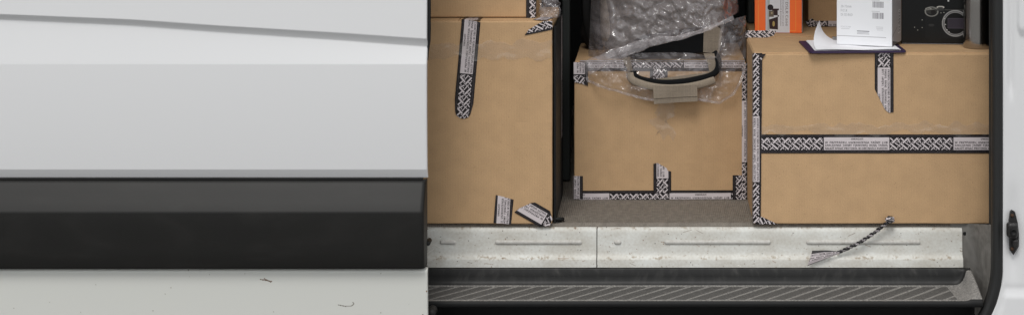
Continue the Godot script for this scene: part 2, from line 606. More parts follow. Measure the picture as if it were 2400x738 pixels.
# ------------------------------------------------------------------ cartons
# origin at the lower left corner of the front face; x right, y up, z towards the viewer
func carton(label: String, at: Vector3, size: Vector3, m: Material, seed_: int) -> Node3D:
	var o := thing("cardboard_box", label, "cardboard box", at, "cartons loaded in the van")
	var body_h := size.y - 0.0010
	part(o, "body", rbox(Vector3(size.x, body_h, size.z), 0.0045, 3, 14, 0.0010, seed_, 6.0, 0.75), m, Transform3D(Basis.IDENTITY, Vector3(size.x / 2, body_h / 2, -size.z / 2)))
	# two top flaps meeting in the middle
	for s in [0, 1]:
		var w := size.x / 2 - 0.0012
		var f := part(o, "flap", rbox(Vector3(w - 0.003, 0.003, size.z - 0.012), 0.0014, 2, 8, 0.0, seed_ + 7, 4.0), m)
		f.position = Vector3(w / 2 + (0.0015 if s == 0 else size.x - w - 0.0015), size.y - 0.0008, -size.z / 2)
	return o

func build_cartons() -> void:
	# left carton, half hidden by the door
	var w := 0.46
	var c := carton("large brown carton at left, its front marked by a long slanting tape strip", Vector3(0.0855 - w, FLOOR_Y, -0.145), Vector3(w, 0.497, 0.29), M.card, 11)
	var run := [Vector2(0, -4), Vector2(4, -13), Vector2(12, -18), Vector2(40, -23), Vector2(238, -23), Vector2(242, 23), Vector2(46, 23), Vector2(18, 20), Vector2(8, 17), Vector2(2, 9), Vector2(0, 2)]
	tape(c, [[front(240.5, 258, 85), run, 46.0], [frame(Vector3(0.2605, 0.4979, 0.001), Vector3(0.02, 0, -1), Vector3.UP), strip(0, 46), 46.0 + 240.0]])
	tape(c, [[front(339, 2, 87), [Vector2(0, -20), Vector2(60, -23), Vector2(63, -8), Vector2(66, 4), Vector2(69, 21), Vector2(0, 23)], 205.0]])
	tape(c, [[front(441, 14, 150), [Vector2(-17, -9), Vector2(-2, -23), Vector2(40, -23), Vector2(48, -17), Vector2(66, 8), Vector2(72, 23), Vector2(2, 23), Vector2(-19, 9)], 156.0]], 0.0012)
	tape_on_face(c, [Vector2(392, 461), Vector2(402, 475), Vector2(425, 489), Vector2(439, 496), Vector2(460, 497), Vector2(460, 475)], Vector2(430, 488), 13.0, 40.0)
	tape(c, [[frame(Vector3(0.43, 0.4979, -0.002), Vector3(0.25, 0, -1), Vector3.UP), strip(0, 60, -18, 18), 150.0]])
	# clear packing tape round the upper edge, lifting in places
	clear_strip(c, Vector3(0.02, 0.402, 0.0008), 0.438, 0.044, 5, "clear_tape")
	# smaller carton standing on it
	var d := carton("carton stacked on top of the large left carton, tape at its right corner", Vector3(0.0405 - 0.40, FLOOR_Y + 0.4985, -0.19), Vector3(0.40, 0.30, 0.22), M.card_dull, 17)
	tape(d, [[front(400, 0, 90), strip(0, 300, 0, TAPE_HALF), 30.0], [frame(Vector3(0.4, 0, 0), Vector3.UP, Vector3.RIGHT), strip(0, 300, -TAPE_HALF, 0), 30.0]])
	# carton set back in the middle
	var e := carton("middle carton set back from the floor edge, under the plastic bag", Vector3(0.1247, FLOOR_Y, -0.396), Vector3(0.4506, 0.3585, 0.36), M.card_dull, 23)
	var ew := 450.6
	tape(e, [[front(0, 0.5, 0.2), strip(14, 449, 0, 23), -94.0], [frame(Vector3(0, 0.0002, 0), Vector3.RIGHT, Vector3.DOWN), strip(14, 449, -20, 0), -94.0]])
	tape(e, [[front(231, 96, -90), [Vector2(2, -23), Vector2(0, -12), Vector2(14, 12), Vector2(20, 14), Vector2(22, 23), Vector2(78, 23), Vector2(78, -23)], 276.0]], 0.0008)
	tape(e, [[front(ew - 13, 64, -90), strip(0, 63, -23, 1), 20.0]], 0.0008)
	tape(e, [[front(ew, 2, 90), strip(0, 352, 0, 12), 60.0], [frame(Vector3(ew / 1000, 0.002, 0), Vector3.UP, Vector3.RIGHT), strip(0, 352, -34, 0), 60.0]], 0.0016)
	tape(e, [[front(1, 2, 90), strip(0, 60, -23, 0), 172.0], [frame(Vector3(0, 0.002, 0), Vector3.UP, Vector3.LEFT), strip(0, 60, 0, 23), 172.0]], 0.0008)
	tape(e, [[front(14, 296, 90), [Vector2(0, -23), Vector2(6, -8), Vector2(10, 14), Vector2(62, 14), Vector2(62, -23)], 125.0]], 0.0008)
	tape(e, [[front(0, 358, 0), strip(16, 446, -23, 0), -132.0], [frame(Vector3(0, 0.3594, 0), Vector3.RIGHT, Vector3.UP), strip(16, 446, 0, 20), -132.0]])
	tape(e, [[front(222, 345, -90), strip(0, 48), 100.0]], 0.0008)
	clear_strip(e, Vector3(0.214, 0.172, 0.0008), 0.046, 0.072, 8, "clear_tape", 3.0)
	# right carton
	var g := carton("wide carton at right under the clipboard, black and white tape banded across it", Vector3(0.5766, FLOOR_Y, -0.145), Vector3(0.615, 0.418, 0.285), M.card, 31)
	tape(g, [[front(0, 196.5, 0), strip(17, 613), -16.5]])
	tape(g, [[front(0, 4, 90), [Vector2(0, -18), Vector2(414, -22), Vector2(414, 0), Vector2(0, 0)], 56.0], [frame(Vector3(0, 0.004, 0), Vector3.UP, Vector3.LEFT), strip(0, 410, 0, 23), 56.0]], 0.0008)
	tape(g, [[front(320, 272, 90), [Vector2(2, -23), Vector2(0, -12), Vector2(8, -2), Vector2(54, 21), Vector2(58, 23), Vector2(146, 23), Vector2(146, -23)], 205.5], [frame(Vector3(0.320, 0.4188, 0), Vector3.FORWARD, Vector3.UP), strip(0, 280), 351.5]])
	tape_on_face(g, [Vector2(3, 1), Vector2(60, 1), Vector2(19, 20)], Vector2(20, 16), -24.0, 60.0, 0.0016)
	tape_on_face(g, [Vector2(12, 416), Vector2(31, 416), Vector2(19, 400)], Vector2(20, 392), 0.0, 30.0, 0.0016)
	tape(g, [[frame(Vector3(0.012, 0.4275, -0.272), Vector3.RIGHT, Vector3(0, 0.1, 0.995)), [Vector2(-14, -8), Vector2(40, -8.5), Vector2(60, -3), Vector2(66, 9), Vector2(50, 10), Vector2(-14, 10)], 90.0]])
	clear_strip(g, Vector3(0.02, 0.2215, 0.0008), 0.59, 0.024, 9, "clear_tape")
	# cartons behind
	carton("carton behind the wide right carton, carrying the orange box", Vector3(0.592, FLOOR_Y, -0.445), Vector3(0.60, 0.418, 0.42), M.card_dull, 37)
	var b := carton("small carton at the back between the orange box and the white box", Vector3(0.7605, FLOOR_Y + 0.4195, -0.640), Vector3(0.22, 0.20, 0.16), M.card, 41)
	tape(b, [[front(0, 1, 0), strip(4, 216, 0, 15), 100.0]])
	tape(b, [[front(0, 0, 60), [Vector2(-4, -12), Vector2(22, -16), Vector2(26, 2), Vector2(8, 12)], 40.0]], 0.0012)

func clear_strip(parent: Node, at: Vector3, w: float, h: float, seed_: int, called: String, wild: float = 1.0) -> void:
	var fn := FastNoiseLite.new()
	fn.seed = seed_
	fn.frequency = 22.0
	fn.fractal_octaves = 3
	var rows := []
	var nx := int(w / 0.004)
	var ny := maxi(4, int(h / 0.004))
	for i in ny + 1:
		var row := []
		for j in nx + 1:
			var x := w * j / nx
			var y := h * (1.0 - float(i) / ny)
			var t := float(i) / ny
			var edge := lerpf(fn.get_noise_2d(x * 0.7, 5.0), fn.get_noise_2d(x * 0.7, 9.0), t) * 0.016 * wild * absf(2.0 * t - 1.0)
			var ex := (fn.get_noise_2d(17.0, y) * 0.012 * wild) * (1.0 - smoothstep(0.0, 0.02, minf(x, w - x)))
			row.append(at + Vector3(x + ex, y + edge, maxf(0.0, fn.get_noise_2d(x * 0.5, y * 1.8)) * 0.0042))
		rows.append(row)
	part(parent, called, grid(rows), M.clear_tape)

# ------------------------------------------------------------------ van
func seg(x: float, xs: Array, ys: Array) -> float:
	for i in xs.size() - 1:
		if x <= xs[i + 1]:
			return lerpf(ys[i], ys[i + 1], clampf((x - xs[i]) / (xs[i + 1] - xs[i]), 0.0, 1.0))
	return ys[-1]

const DOOR_X := -0.1868
func door_z(x: float, y: float) -> float:
	var cr := seg(x, [-1.9, -1.162, -0.87, -0.674, -0.382, -0.187], [1.095, 1.0797, 1.068, 1.0544, 1.0369, 1.0235])
	var z := 0.090
	if y > cr + 0.003:
		return z + 0.001 - (y - cr) * 0.035
	var lipw := lerpf(0.011, 0.017, clampf((x + 1.16) / 0.97, 0, 1))
	if y > cr - lipw:                                 # narrow lip that faces down, ending in a soft hollow
		var t := (cr + 0.003 - y) / (lipw + 0.003)
		return z + 0.001 - 0.0112 * (0.45 * sin(t * PI / 2) + 0.55 * t)
	var turn := 0.9686
	if y > turn:
		var t := (cr - lipw - y) / (cr - lipw - turn)
		return z - 0.0102 + 0.0117 * t
	if y > 0.7265:
		var t := (turn - y) / (turn - 0.7265)
		return z + 0.0015 + 0.004 * t - 0.0110 * t * t
	var t2 := (0.7265 - y) / 0.020
	return z - 0.0055 - 0.009 * t2

func door_rows(ys: Array, zf: Callable, x_end: float) -> Array:
	var rows := []
	var xs := []
	for j in 61:
		xs.append(lerpf(-1.75, x_end - 0.004, pow(float(j) / 60, 0.9)))
	for y in ys:
		var row := []
		for x in xs:
			row.append(Vector3(x, y, zf.call(x, y)))
		var z: float = zf.call(x_end, y)
		for k in range(1, 6):
			var a := PI / 2 * k / 5
			row.append(Vector3(x_end - 0.004 + 0.004 * sin(a), y, z - 0.004 + 0.004 * cos(a)))
		row.append(Vector3(x_end - 0.0005, y, z - 0.014))
		row.append(Vector3(x_end - 0.004, y, z - 0.016))
		row.append(Vector3(x_end - 0.030, y, z - 0.017))
		row.append(Vector3(x_end - 0.032, y, z - 0.055))
		rows.append(row)
	return rows

func build_van() -> void:
	var van := thing("cargo_van", "white cargo van with its side door slid open, black side moulding", "van", Vector3(0, 0, 0))
	# --- sliding door, slid back outside the body
	var ys := []
	for i in 15:
		ys.append(1.85 - 0.05 * i)
	for i in 134:
		ys.append(1.15 - 0.0015 * i)
	for i in 26:
		ys.append(0.95 - 0.0086 * i)
	for y in [0.7275, 0.7265, 0.7255, 0.7235, 0.7150, 0.7070, 0.7055]:
		ys.append(y)
	var rows := door_rows(ys, door_z, DOOR_X)
	var back := []
	for p in rows[-1]:
		back.append(Vector3(minf(p.x, DOOR_X - 0.012), p.y + 0.0005, p.z - 0.03))
	rows.append(back)
	var door := part(van, "sliding_door", grid(rows), M.paint)
	door.set_meta("label", "white sliding door with a sloping crease and black moulding")
	# lower door skin
	ys = [0.5030, 0.5028, 0.5020, 0.5006, 0.4985, 0.496, 0.49, 0.47, 0.44, 0.40, 0.36, 0.30, 0.24, 0.20]
	var low := func(_x, y):
		return 0.1035 - 0.075 * (0.5 - y) - (0.006 * pow(clampf((y - 0.4955) / 0.0075, 0, 1), 3.0))
	rows = door_rows(ys, low, -0.1838)
	back = []
	for p in rows[0]:
		back.append(Vector3(minf(p.x, -0.196), p.y, p.z - 0.03))
	rows.insert(0, back)
	var uv := []
	for r in rows:
		var u := []
		for p in r:
			u.append(Vector2((p.x + 1.3562) / 1.1724, (0.503 - p.y) / 0.293))
		uv.append(u)
	part(door, "lower_panel", grid(rows, uv), M.paint_low)
	# backing that closes the door
	part(door, "inner_panel", rbox(Vector3(1.5, 1.6, 0.03), 0.01), M.inside, Transform3D(Basis.IDENTITY, Vector3(-0.985, 1.03, 0.042)))
	# black moulding: bevelled above, upright below
	var prof := [[0.7030, 0.078], [0.7020, 0.086], [0.7005, 0.0915], [0.6985, 0.0940], [0.694, 0.0972], [0.680, 0.1058], [0.660, 0.1180], [0.6425, 0.1287], [0.6395, 0.1300], [0.6365, 0.1302], [0.60, 0.1290], [0.55, 0.1265], [0.515, 0.1240], [0.5105, 0.1225], [0.5080, 0.1180], [0.5070, 0.105], [0.5070, 0.080]]
	var zf := func(_x, y):
		for i in prof.size() - 1:
			if y >= prof[i + 1][0] - 1e-6:
				return lerpf(prof[i][1], prof[i + 1][1], clampf((prof[i][0] - y) / maxf(prof[i][0] - prof[i + 1][0], 1e-5), 0, 1))
		return prof[-1][1]
	rows = []
	for p in prof:
		var row := []
		var z: float = p[1]
		for j in 13:
			row.append(Vector3(lerpf(-1.75, -0.1985, j / 12.0), p[0], z))
		for k in range(1, 7):
			var a := PI / 2 * k / 6
			row.append(Vector3(-0.1985 + 0.010 * sin(a), p[0], maxf(0.07, z - 0.012 + 0.012 * cos(a))))
		row.append(Vector3(-0.1885, p[0], 0.070))
		rows.append(row)
	var mo := part(door, "side_moulding", grid(rows), M.moulding)
	mo.set_meta("label", "black plastic side moulding of the sliding door")
	# dark rubber lip between door skin and moulding
	part(door, "gap_seal", rbox(Vector3(1.55, 0.004, 0.016), 0.0015), M.rubber_dark, Transform3D(Basis.IDENTITY, Vector3(-0.972, 0.7046, 0.076)))
	part(door, "gap_seal", rbox(Vector3(1.55, 0.004, 0.02), 0.0015), M.rubber_dark, Transform3D(Basis.IDENTITY, Vector3(-0.972, 0.5050, 0.092)))
	var es := []
	for i in 40:
		var y := lerpf(1.85, 0.975, i / 39.0)
		es.append(Vector3(-0.1842 - 0.006 * smoothstep(1.03, 0.98, y), y, 0.073))
	part(door, "edge_seal", sweep(es, circle(0.0042, 10, 0.006), Vector3.BACK), M.rubber_dark)
	for p in [[-0.190, 0.553, 0.006], [-0.182, 0.392, 0.011]]:
		part(door, "bump_stop", lathe([Vector2(0, 0.012), Vector2(p[2] * 0.7, 0.011), Vector2(p[2], 0.006), Vector2(p[2], -0.02), Vector2(0, -0.02)], 20), M.rubber_dark, Transform3D(Basis(Vector3.RIGHT, PI / 2), Vector3(p[0] + 0.002, p[1], 0.062)))
	# --- doorway rim and pillar
	var path := []
	for i in 30:
		path.append(Vector3(1.1415, lerpf(1.84, 0.50, i / 29.0), 0.0))
	var curve := [[1.1412, 0.475], [1.1400, 0.455], [1.1372, 0.435], [1.1325, 0.415], [1.1262, 0.395], [1.1185, 0.375], [1.1085, 0.355], [1.096, 0.338], [1.080, 0.326], [1.060, 0.318], [1.03, 0.314], [0.9, 0.312]]
	for p in curve:
		path.append(Vector3(p[0], p[1], 0.0))
	for i in 12:
		path.append(Vector3(lerpf(0.8, -0.28, i / 11.0), 0.312, 0.0))
	# a lip with a raised bead down its middle
	var sec := []
	for q in [[-12.5, -16], [-12.5, -2], [-11, 3], [-8, 5.5], [-5, 5.0], [-3, 6.2], [1, 9.5], [5, 9.8], [8.5, 7.5], [11.5, 3], [12.5, -2], [12.5, -16]]:
		sec.append(Vector2(q[0], q[1]) / 1000.0)
	part(van, "door_seal", sweep(path, sec, Vector3.BACK), M.rubber)
	# pillar skin right of the doorway
	var prow := []
	for j in 14:
		prow.append(2.25 - 0.08 * j)
	for j in 76:
		prow.append(1.1400 - 0.0105 * j)
	for j in 4:
		prow.append(0.33 - 0.06 * j)
	var fine := []
	for j in 100:
		fine.append(1.1535 + 0.0026 * j)
	for j in 10:
		fine.append(1.1535 + 0.26 + 0.05 * (j + 1))
	rows = []
	for y in prow:
		var row := []
		var edge := 1.1535 if y > 0.46 else seg(y, [0.06, 0.30, 0.355, 0.395, 0.435, 0.46], [1.03, 1.09, 1.1205, 1.1385, 1.1495, 1.1535])
		row.append(Vector3(edge, y, -0.02))
		for x in fine:
			var xx: float = x if x > 1.20 else lerpf(edge, 1.20, (x - 1.1535) / (1.20 - 1.1535))
			var z: float = 0.004 + (x - 1.1535) * 0.04
			# long shallow groove beside the rim, ending about latch height
			var g := smoothstep(0.86, 0.92, y)
			z -= 0.0065 * g * exp(-pow((x - 1.172) / 0.0065, 2.0))
			# raised field at upper right with a rounded corner
			var dx := clampf((x - 1.184) / 0.006, 0, 1)
			var dy := clampf((y - 1.022 - 0.02 * exp(-(x - 1.184) / 0.008)) / 0.007, 0, 1)
			z += 0.008 * smoothstep(0, 1, minf(dx, dy))
			# hollow round the latch
			z -= 0.007 * exp(-pow((x - 1.176) / 0.017, 2.0) - pow((y - 0.56) / 0.10, 4.0))
			# panel joint and the bulge under it
			z -= 0.004 * exp(-pow((y - 0.4275) / 0.0022, 2.0)) * smoothstep(1.156, 1.162, x)
			z += 0.005 * smoothstep(0.425, 0.415, y) * smoothstep(1.160, 1.168, x)
			row.append(Vector3(xx, y, z))
		rows.append(row)
	var pil := part(van, "door_pillar", grid(rows), M.paint)
	pil.set_meta("label", "white door pillar right of the doorway")
	# latch striker on the pillar
	var lat := part(van, "latch_striker", slab([Vector2(-0.001, 0.054), Vector2(0.006, 0.050), Vector2(0.012, 0.025), Vector2(0.015, 0.0), Vector2(0.015, -0.030), Vector2(0.002, -0.051), Vector2(-0.006, -0.040), Vector2(-0.007, -0.010), Vector2(-0.008, 0.030), Vector2(-0.005, 0.050)], 0.007), M.latch, Transform3D(Basis.IDENTITY, Vector3(1.174, 0.561, 0.0035)))
	part(lat, "housing", rbox(Vector3(0.025, 0.036, 0.022), 0.008, 4), M.latch, Transform3D(Basis.IDENTITY, Vector3(-0.003, 0.010, 0.014)))
	part(lat, "socket", lathe([Vector2(0, 0.004), Vector2(0.005, 0.004), Vector2(0.0065, 0.0065), Vector2(0.008, 0.005), Vector2(0.008, 0.0), Vector2(0, 0)], 24), M.black, Transform3D(Basis(Vector3.RIGHT, PI / 2), Vector3(-0.003, 0.008, 0.0245)))
	part(lat, "lower_hook", rbox(Vector3(0.013, 0.020, 0.016), 0.005, 3), M.latch, Transform3D(Basis.IDENTITY, Vector3(0.005, -0.022, 0.011)))
	for y in [0.042, -0.036]:
		part(lat, "bolt", lathe([Vector2(0, 0.004), Vector2(0.003, 0.004), Vector2(0.0042, 0.002), Vector2(0.0042, 0), Vector2(0, 0)], 12), M.rust, Transform3D(Basis(Vector3.RIGHT, PI / 2), Vector3(-0.001, y, 0.007)))
	# --- sill below the cargo floor, in two lengths with a joint
	var sp := [[0.5335, -0.175], [0.5332, -0.160], [0.5320, -0.1545], [0.5295, -0.1505], [0.52, -0.1490], [0.50, -0.1480], [0.475, -0.1470], [0.468, -0.1460], [0.4635, -0.1430], [0.4610, -0.1390], [0.4590, -0.1372], [0.4570, -0.1367], [0.45, -0.1362], [0.4395, -0.1357]]
	var first: MeshInstance3D = null
	for lr in [[-0.55, 0.1931], [0.1953, 1.0884]]:
		rows = []
		uv = []
		for p in sp:
			var row := []
			var u := []
			for j in 33:
				var x := lerpf(lr[0], lr[1], j / 32.0)
				var zz: float = p[1] - (0.0012 if (j == 0 or j == 32) else 0.0)
				row.append(Vector3(x, p[0], zz))
				u.append(Vector2((x + 0.55) / 1.65, (0.5375 - p[0]) / 0.098))
			rows.append(row)
			uv.append(u)
		var s := part(van, "sill_panel", grid(rows, uv), M.sill)
		if first == null:
			first = s
			s.set_meta("label", "worn white sill panel near the sliding door")
			ribs(s, [[-0.190, -0.150], [-0.0553, 0.158]])
		else:
			s.set_meta("label", "worn white sill panel below the middle and right cartons")
			ribs(s, [[0.236, 0.254], [0.359, 0.620], [0.706, 0.986]])
	part(van, "sill_backing", rbox(Vector3(1.8, 0.11, 0.02), 0.003), M.rust, Transform3D(Basis.IDENTITY, Vector3(0.25, 0.475, -0.170)))
	# grey end of the step well, right
	rows = []
	for y in [0.541, 0.539, 0.52, 0.50, 0.48, 0.46, 0.44, 0.42, 0.38, 0.33]:
		var row := []
		for q in [[1.06, -0.1560], [1.085, -0.1550], [1.098, -0.153], [1.108, -0.146], [1.116, -0.130], [1.121, -0.10], [1.125, -0.06], [1.130, -0.022], [1.133, -0.016]]:
			var lift: float = 0.034 * clampf((q[1] + 0.156) / 0.14, 0, 1) * smoothstep(0.42, 0.541, y)
			row.append(Vector3(q[0] + 0.004 * sin((y - 0.38) * 30.0) * (1.0 if q[1] > -0.15 and q[1] < -0.03 else 0.0), y + lift, q[1]))
		rows.append(row)
	var jb := part(van, "step_well_end", grid(rows), M.primer)
	for p in [[1.0955, 0.5175]]:
		part(jb, "plug", lathe([Vector2(0, 0.001), Vector2(0.003, 0.001), Vector2(0.0045, 0.0006), Vector2(0.005, -0.002), Vector2(0, -0.002)], 16), M.black if p[1] > 0.5 else M.primer, Transform3D(Basis(Vector3.RIGHT, PI / 2), Vector3(p[0], p[1], -0.1535)))
	# --- step
	var st := [[0.4385, -0.1350], [0.4380, -0.1325], [0.4360, -0.1312], [0.42, -0.1300], [0.410, -0.1285], [0.4045, -0.1255], [0.4010, -0.1205], [0.3996, -0.114], [0.3990, -0.105], [0.3988, -0.05], [0.3986, -0.012], [0.3982, -0.004], [0.3965, -0.0005], [0.393, 0.0008], [0.386, 0.0008], [0.3845, -0.001], [0.384, -0.01], [0.3835, -0.05], [0.383, -0.12]]
	rows = []
	var dense := []
	for p in st:
		var row := []
		for j in 12:
			row.append(Vector3(lerpf(-0.5, 1.055, j / 11.0), p[0], p[1]))
		# turned-up end: the tread curls into a low wall that follows the riser
		var q := [[1.062, 0.0], [1.070, 0.001], [1.077, 0.004], [1.083, 0.010], [1.088, 0.020], [1.092, 0.034], [1.096, 0.040], [1.101, 0.041], [1.104, 0.036], [1.105, 0.0]]
		var lim := seg(p[1], [-0.14, -0.12, -0.06, -0.02, 0.0], [0.4385, 0.437, 0.424, 0.410, 0.4005])
		for r in q:
			var y: float = p[0]
			if p[0] > 0.3960 and r[0] < 1.105:
				y = maxf(y, minf(p[0] + r[1], lim))
			elif r[0] >= 1.105:
				y = minf(p[0], 0.386)
			row.append(Vector3(r[0] + (0.4 * (p[1] + 0.13) * 0.05), y, p[1]))
		rows.append(row)
	var stp := part(van, "entry_step", grid(rows.slice(0, 7)), M.step)
	part(stp, "front_lip", grid(rows.slice(11)), M.black)
	stp.set_meta("label", "black plastic entry step with slanting tread bars")
	# dusty tread field with raised slanting bars
	part(stp, "tread_field", grid(rows.slice(6, 12)), M.step_dust)
	var z0 := -0.0115
	var z1 := -0.1120
	var pitch := 0.0467
	var slant := 0.1000
	var n := 0
	var x0 := -0.47
	while x0 < 1.06:
		var wbar := pitch - 0.0105
		var quad := [Vector2(x0, z0), Vector2(x0 + wbar, z0), Vector2(x0 + wbar + slant, z1), Vector2(x0 + slant, z1)]
		var clip := Geometry2D.intersect_polygons(PackedVector2Array(quad), PackedVector2Array([Vector2(-0.5, 0.1), Vector2(1.056, 0.1), Vector2(1.040, -0.2), Vector2(-0.5, -0.2)]))
		if clip.size() > 0 and clip[0].size() >= 3:
			part(stp, "tread_bar", bar(clip[0], 0.0016), M.step_rib, Transform3D(Basis.IDENTITY, Vector3(0, 0.3985, 0)))
		x0 += pitch
		n += 1
	# added black panel for the shade under the step; white outer sill
	part(van, "added_shade_panel", rbox(Vector3(1.9, 0.24, 0.02), 0.004), M.black, Transform3D(Basis.IDENTITY, Vector3(0.25, 0.26, -0.135)))
	part(van, "outer_sill", rbox(Vector3(1.45, 0.20, 0.03), 0.008), M.paint, Transform3D(Basis.IDENTITY, Vector3(0.37, 0.198, 0.0)))
	# --- cargo floor and its mat
	var fl := part(van, "cargo_floor", rbox(Vector3(3.4, 0.03, 1.62), 0.002), M.inside, Transform3D(Basis.IDENTITY, Vector3(-0.1, 0.5135, -0.970)))
	var mrow := []
	var fn := FastNoiseLite.new()
	fn.seed = 77
	fn.frequency = 8.0
	for zz in [-1.76, -0.9, -0.5, -0.30, -0.22, -0.18, -0.160, -0.1565, -0.1545, -0.1535, -0.1535]:
		var row := []
		for j in 141:
			var x := -0.6 + 0.0125 * j
			var y := FLOOR_Y
			if zz > -0.155:
				y -= 0.0025
			row.append(Vector3(x, y, zz - (0.004 if zz > -0.162 else 0.0) + (fn.get_noise_1d(x) * 0.0015 if zz > -0.165 else 0.0)))
		mrow.append(row)
	var lastrow := []
	for p in mrow[-1]:
		lastrow.append(p + Vector3(0, -0.0095, 0))
	mrow.append(lastrow)
	part(fl, "floor_mat", grid(mrow), M.mat, Transform3D(Basis.IDENTITY, -fl.position))
	# --- shell
	part(van, "far_wall", rbox(Vector3(3.5, 1.95, 0.03), 0.004), M.inside, Transform3D(Basis.IDENTITY, Vector3(-0.1, 1.27, -1.795)))
	part(van, "roof", rbox(Vector3(3.6, 0.03, 1.84), 0.01), M.paint, Transform3D(Basis.IDENTITY, Vector3(-0.1, 2.262, -0.895)))
	part(van, "rear_wall", rbox(Vector3(0.03, 1.95, 1.79), 0.004), M.inside, Transform3D(Basis.IDENTITY, Vector3(-1.865, 1.27, -0.885)))
	part(van, "bulkhead", rbox(Vector3(0.03, 1.70, 1.76), 0.004), M.inside, Transform3D(Basis.IDENTITY, Vector3(1.62, 1.38, -0.905)))
	part(van, "side_wall", rbox(Vector3(1.60, 2.0, 0.04), 0.006), M.paint, Transform3D(Basis.IDENTITY, Vector3(-1.085, 1.245, -0.012)))
	part(van, "header", rbox(Vector3(1.40, 0.42, 0.05), 0.006), M.paint, Transform3D(Basis.IDENTITY, Vector3(0.416, 2.035, -0.012)))
	part(van, "inner_pillar", rbox(Vector3(0.46, 1.70, 0.05), 0.006), M.inside, Transform3D(Basis.IDENTITY, Vector3(1.366, 1.40, -0.050)))
	part(van, "floor_underside", rbox(Vector3(3.5, 0.03, 1.6), 0.004), M.black, Transform3D(Basis.IDENTITY, Vector3(-0.1, 0.30, -0.96)))
	var po := part(van, "interior_post", rbox(Vector3(0.0225, 1.10, 0.03), 0.005), M.post, Transform3D(Basis.IDENTITY, Vector3(0.093, 1.094, -0.615)))
	po.set_meta("label", "dark grey upright post inside the van")
	var tie := part(van, "tie_down_ring", ring(0.013, 0.0045, 0.75), M.black, Transform3D(Basis(Vector3.RIGHT, PI / 2 - 0.25), Vector3(0.0965, FLOOR_Y + 0.007, -0.170)))
	part(tie, "base_plate", lathe([Vector2(0, 0.0), Vector2(0.010, 0.0), Vector2(0.011, -0.002), Vector2(0, -0.002)], 20), M.black, Transform3D(Basis(Vector3.RIGHT, -PI / 2 + 0.25).scaled(Vector3(1, 1, 1)), Vector3(0, 0, 0.004)))

func ring(R: float, r: float, squash: float) -> ArrayMesh:
	var path := []
	for i in 33:
		var a := TAU * i / 32
		path.append(Vector3(cos(a) * R, sin(a) * R * squash, 0))
	return sweep(path, circle(r, 10), Vector3.BACK, true, false)

func ribs(parent: Node, list: Array) -> void:
	for lr in list:
		var p2 := []
		var s2 := []
		for k in 7:
			var a := PI / 2 * k / 6
			p2.append(Vector3(lr[0] + 0.0052 * (1.0 - cos(a)), 0.4975, -0.1483))
			s2.append(maxf(0.02, sin(a)))
		p2.append(Vector3((lr[0] + lr[1]) / 2, 0.4975, -0.1483))
		s2.append(1.0)
		for k in 7:
			var a := PI / 2 * (6 - k) / 6
			p2.append(Vector3(lr[1] - 0.0052 * (1.0 - cos(a)), 0.4975, -0.1483))
			s2.append(maxf(0.02, sin(a)))
		part(parent, "rib", sweep(p2, circle(0.0052, 16, 0.0046), Vector3.BACK, true, true, s2), M.sill_rib)

func bar(poly: PackedVector2Array, h: float) -> ArrayMesh:
	var st := SurfaceTool.new()
	st.begin(Mesh.PRIMITIVE_TRIANGLES)
	st.set_smooth_group(-1)
	var p := poly
	if Geometry2D.is_polygon_clockwise(p):
		p.reverse()
	var ins := Geometry2D.offset_polygon(p, -0.0022, Geometry2D.JOIN_MITER)
	var top: PackedVector2Array = ins[0] if ins.size() > 0 and ins[0].size() == p.size() else p
	# line both outlines up
	var shift := 0
	var best := 1e9
	for s in p.size():
		var d := 0.0
		for k in p.size():
			d += p[k].distance_to(top[(k + s) % p.size()])
		if d < best:
			best = d
			shift = s
	var idx := Geometry2D.triangulate_polygon(top)
	for k in range(0, idx.size(), 3):
		var a := top[idx[k]]
		var b := top[idx[k + 1]]
		var c := top[idx[k + 2]]
		# seen from above, x right and z down: positive area runs clockwise
		var tri := [a, b, c] if (b - a).cross(c - a) > 0 else [a, c, b]
		for v in tri:
			st.add_vertex(Vector3(v.x, h, v.y))
	for k in p.size():
		var k2 := (k + 1) % p.size()
		var ta := top[(k + shift) % p.size()]
		var tb := top[(k2 + shift) % p.size()]
		var A := Vector3(ta.x, h, ta.y)
		var B := Vector3(tb.x, h, tb.y)
		var C := Vector3(p[k2].x, 0, p[k2].y)
		var D := Vector3(p[k].x, 0, p[k].y)
		for v in [A, D, C, A, C, B]:
			st.add_vertex(v)
	st.generate_normals()
	return st.commit()

# ------------------------------------------------------------------ goods on the cartons
func face_mat(img: Image, rough: float) -> StandardMaterial3D:
	var m := mat(Color.WHITE, rough, 0.4)
	m.albedo_texture = tex(img)
	return m

func print_sheet(w: float, h: float) -> ArrayMesh:      # printed face, origin at its middle
	return grid([[Vector3(-w / 2, h / 2, 0), Vector3(w / 2, h / 2, 0)], [Vector3(-w / 2, -h / 2, 0), Vector3(w / 2, -h / 2, 0)]], [[Vector2(0, 0), Vector2(1, 0)], [Vector2(0, 1), Vector2(1, 1)]], false)

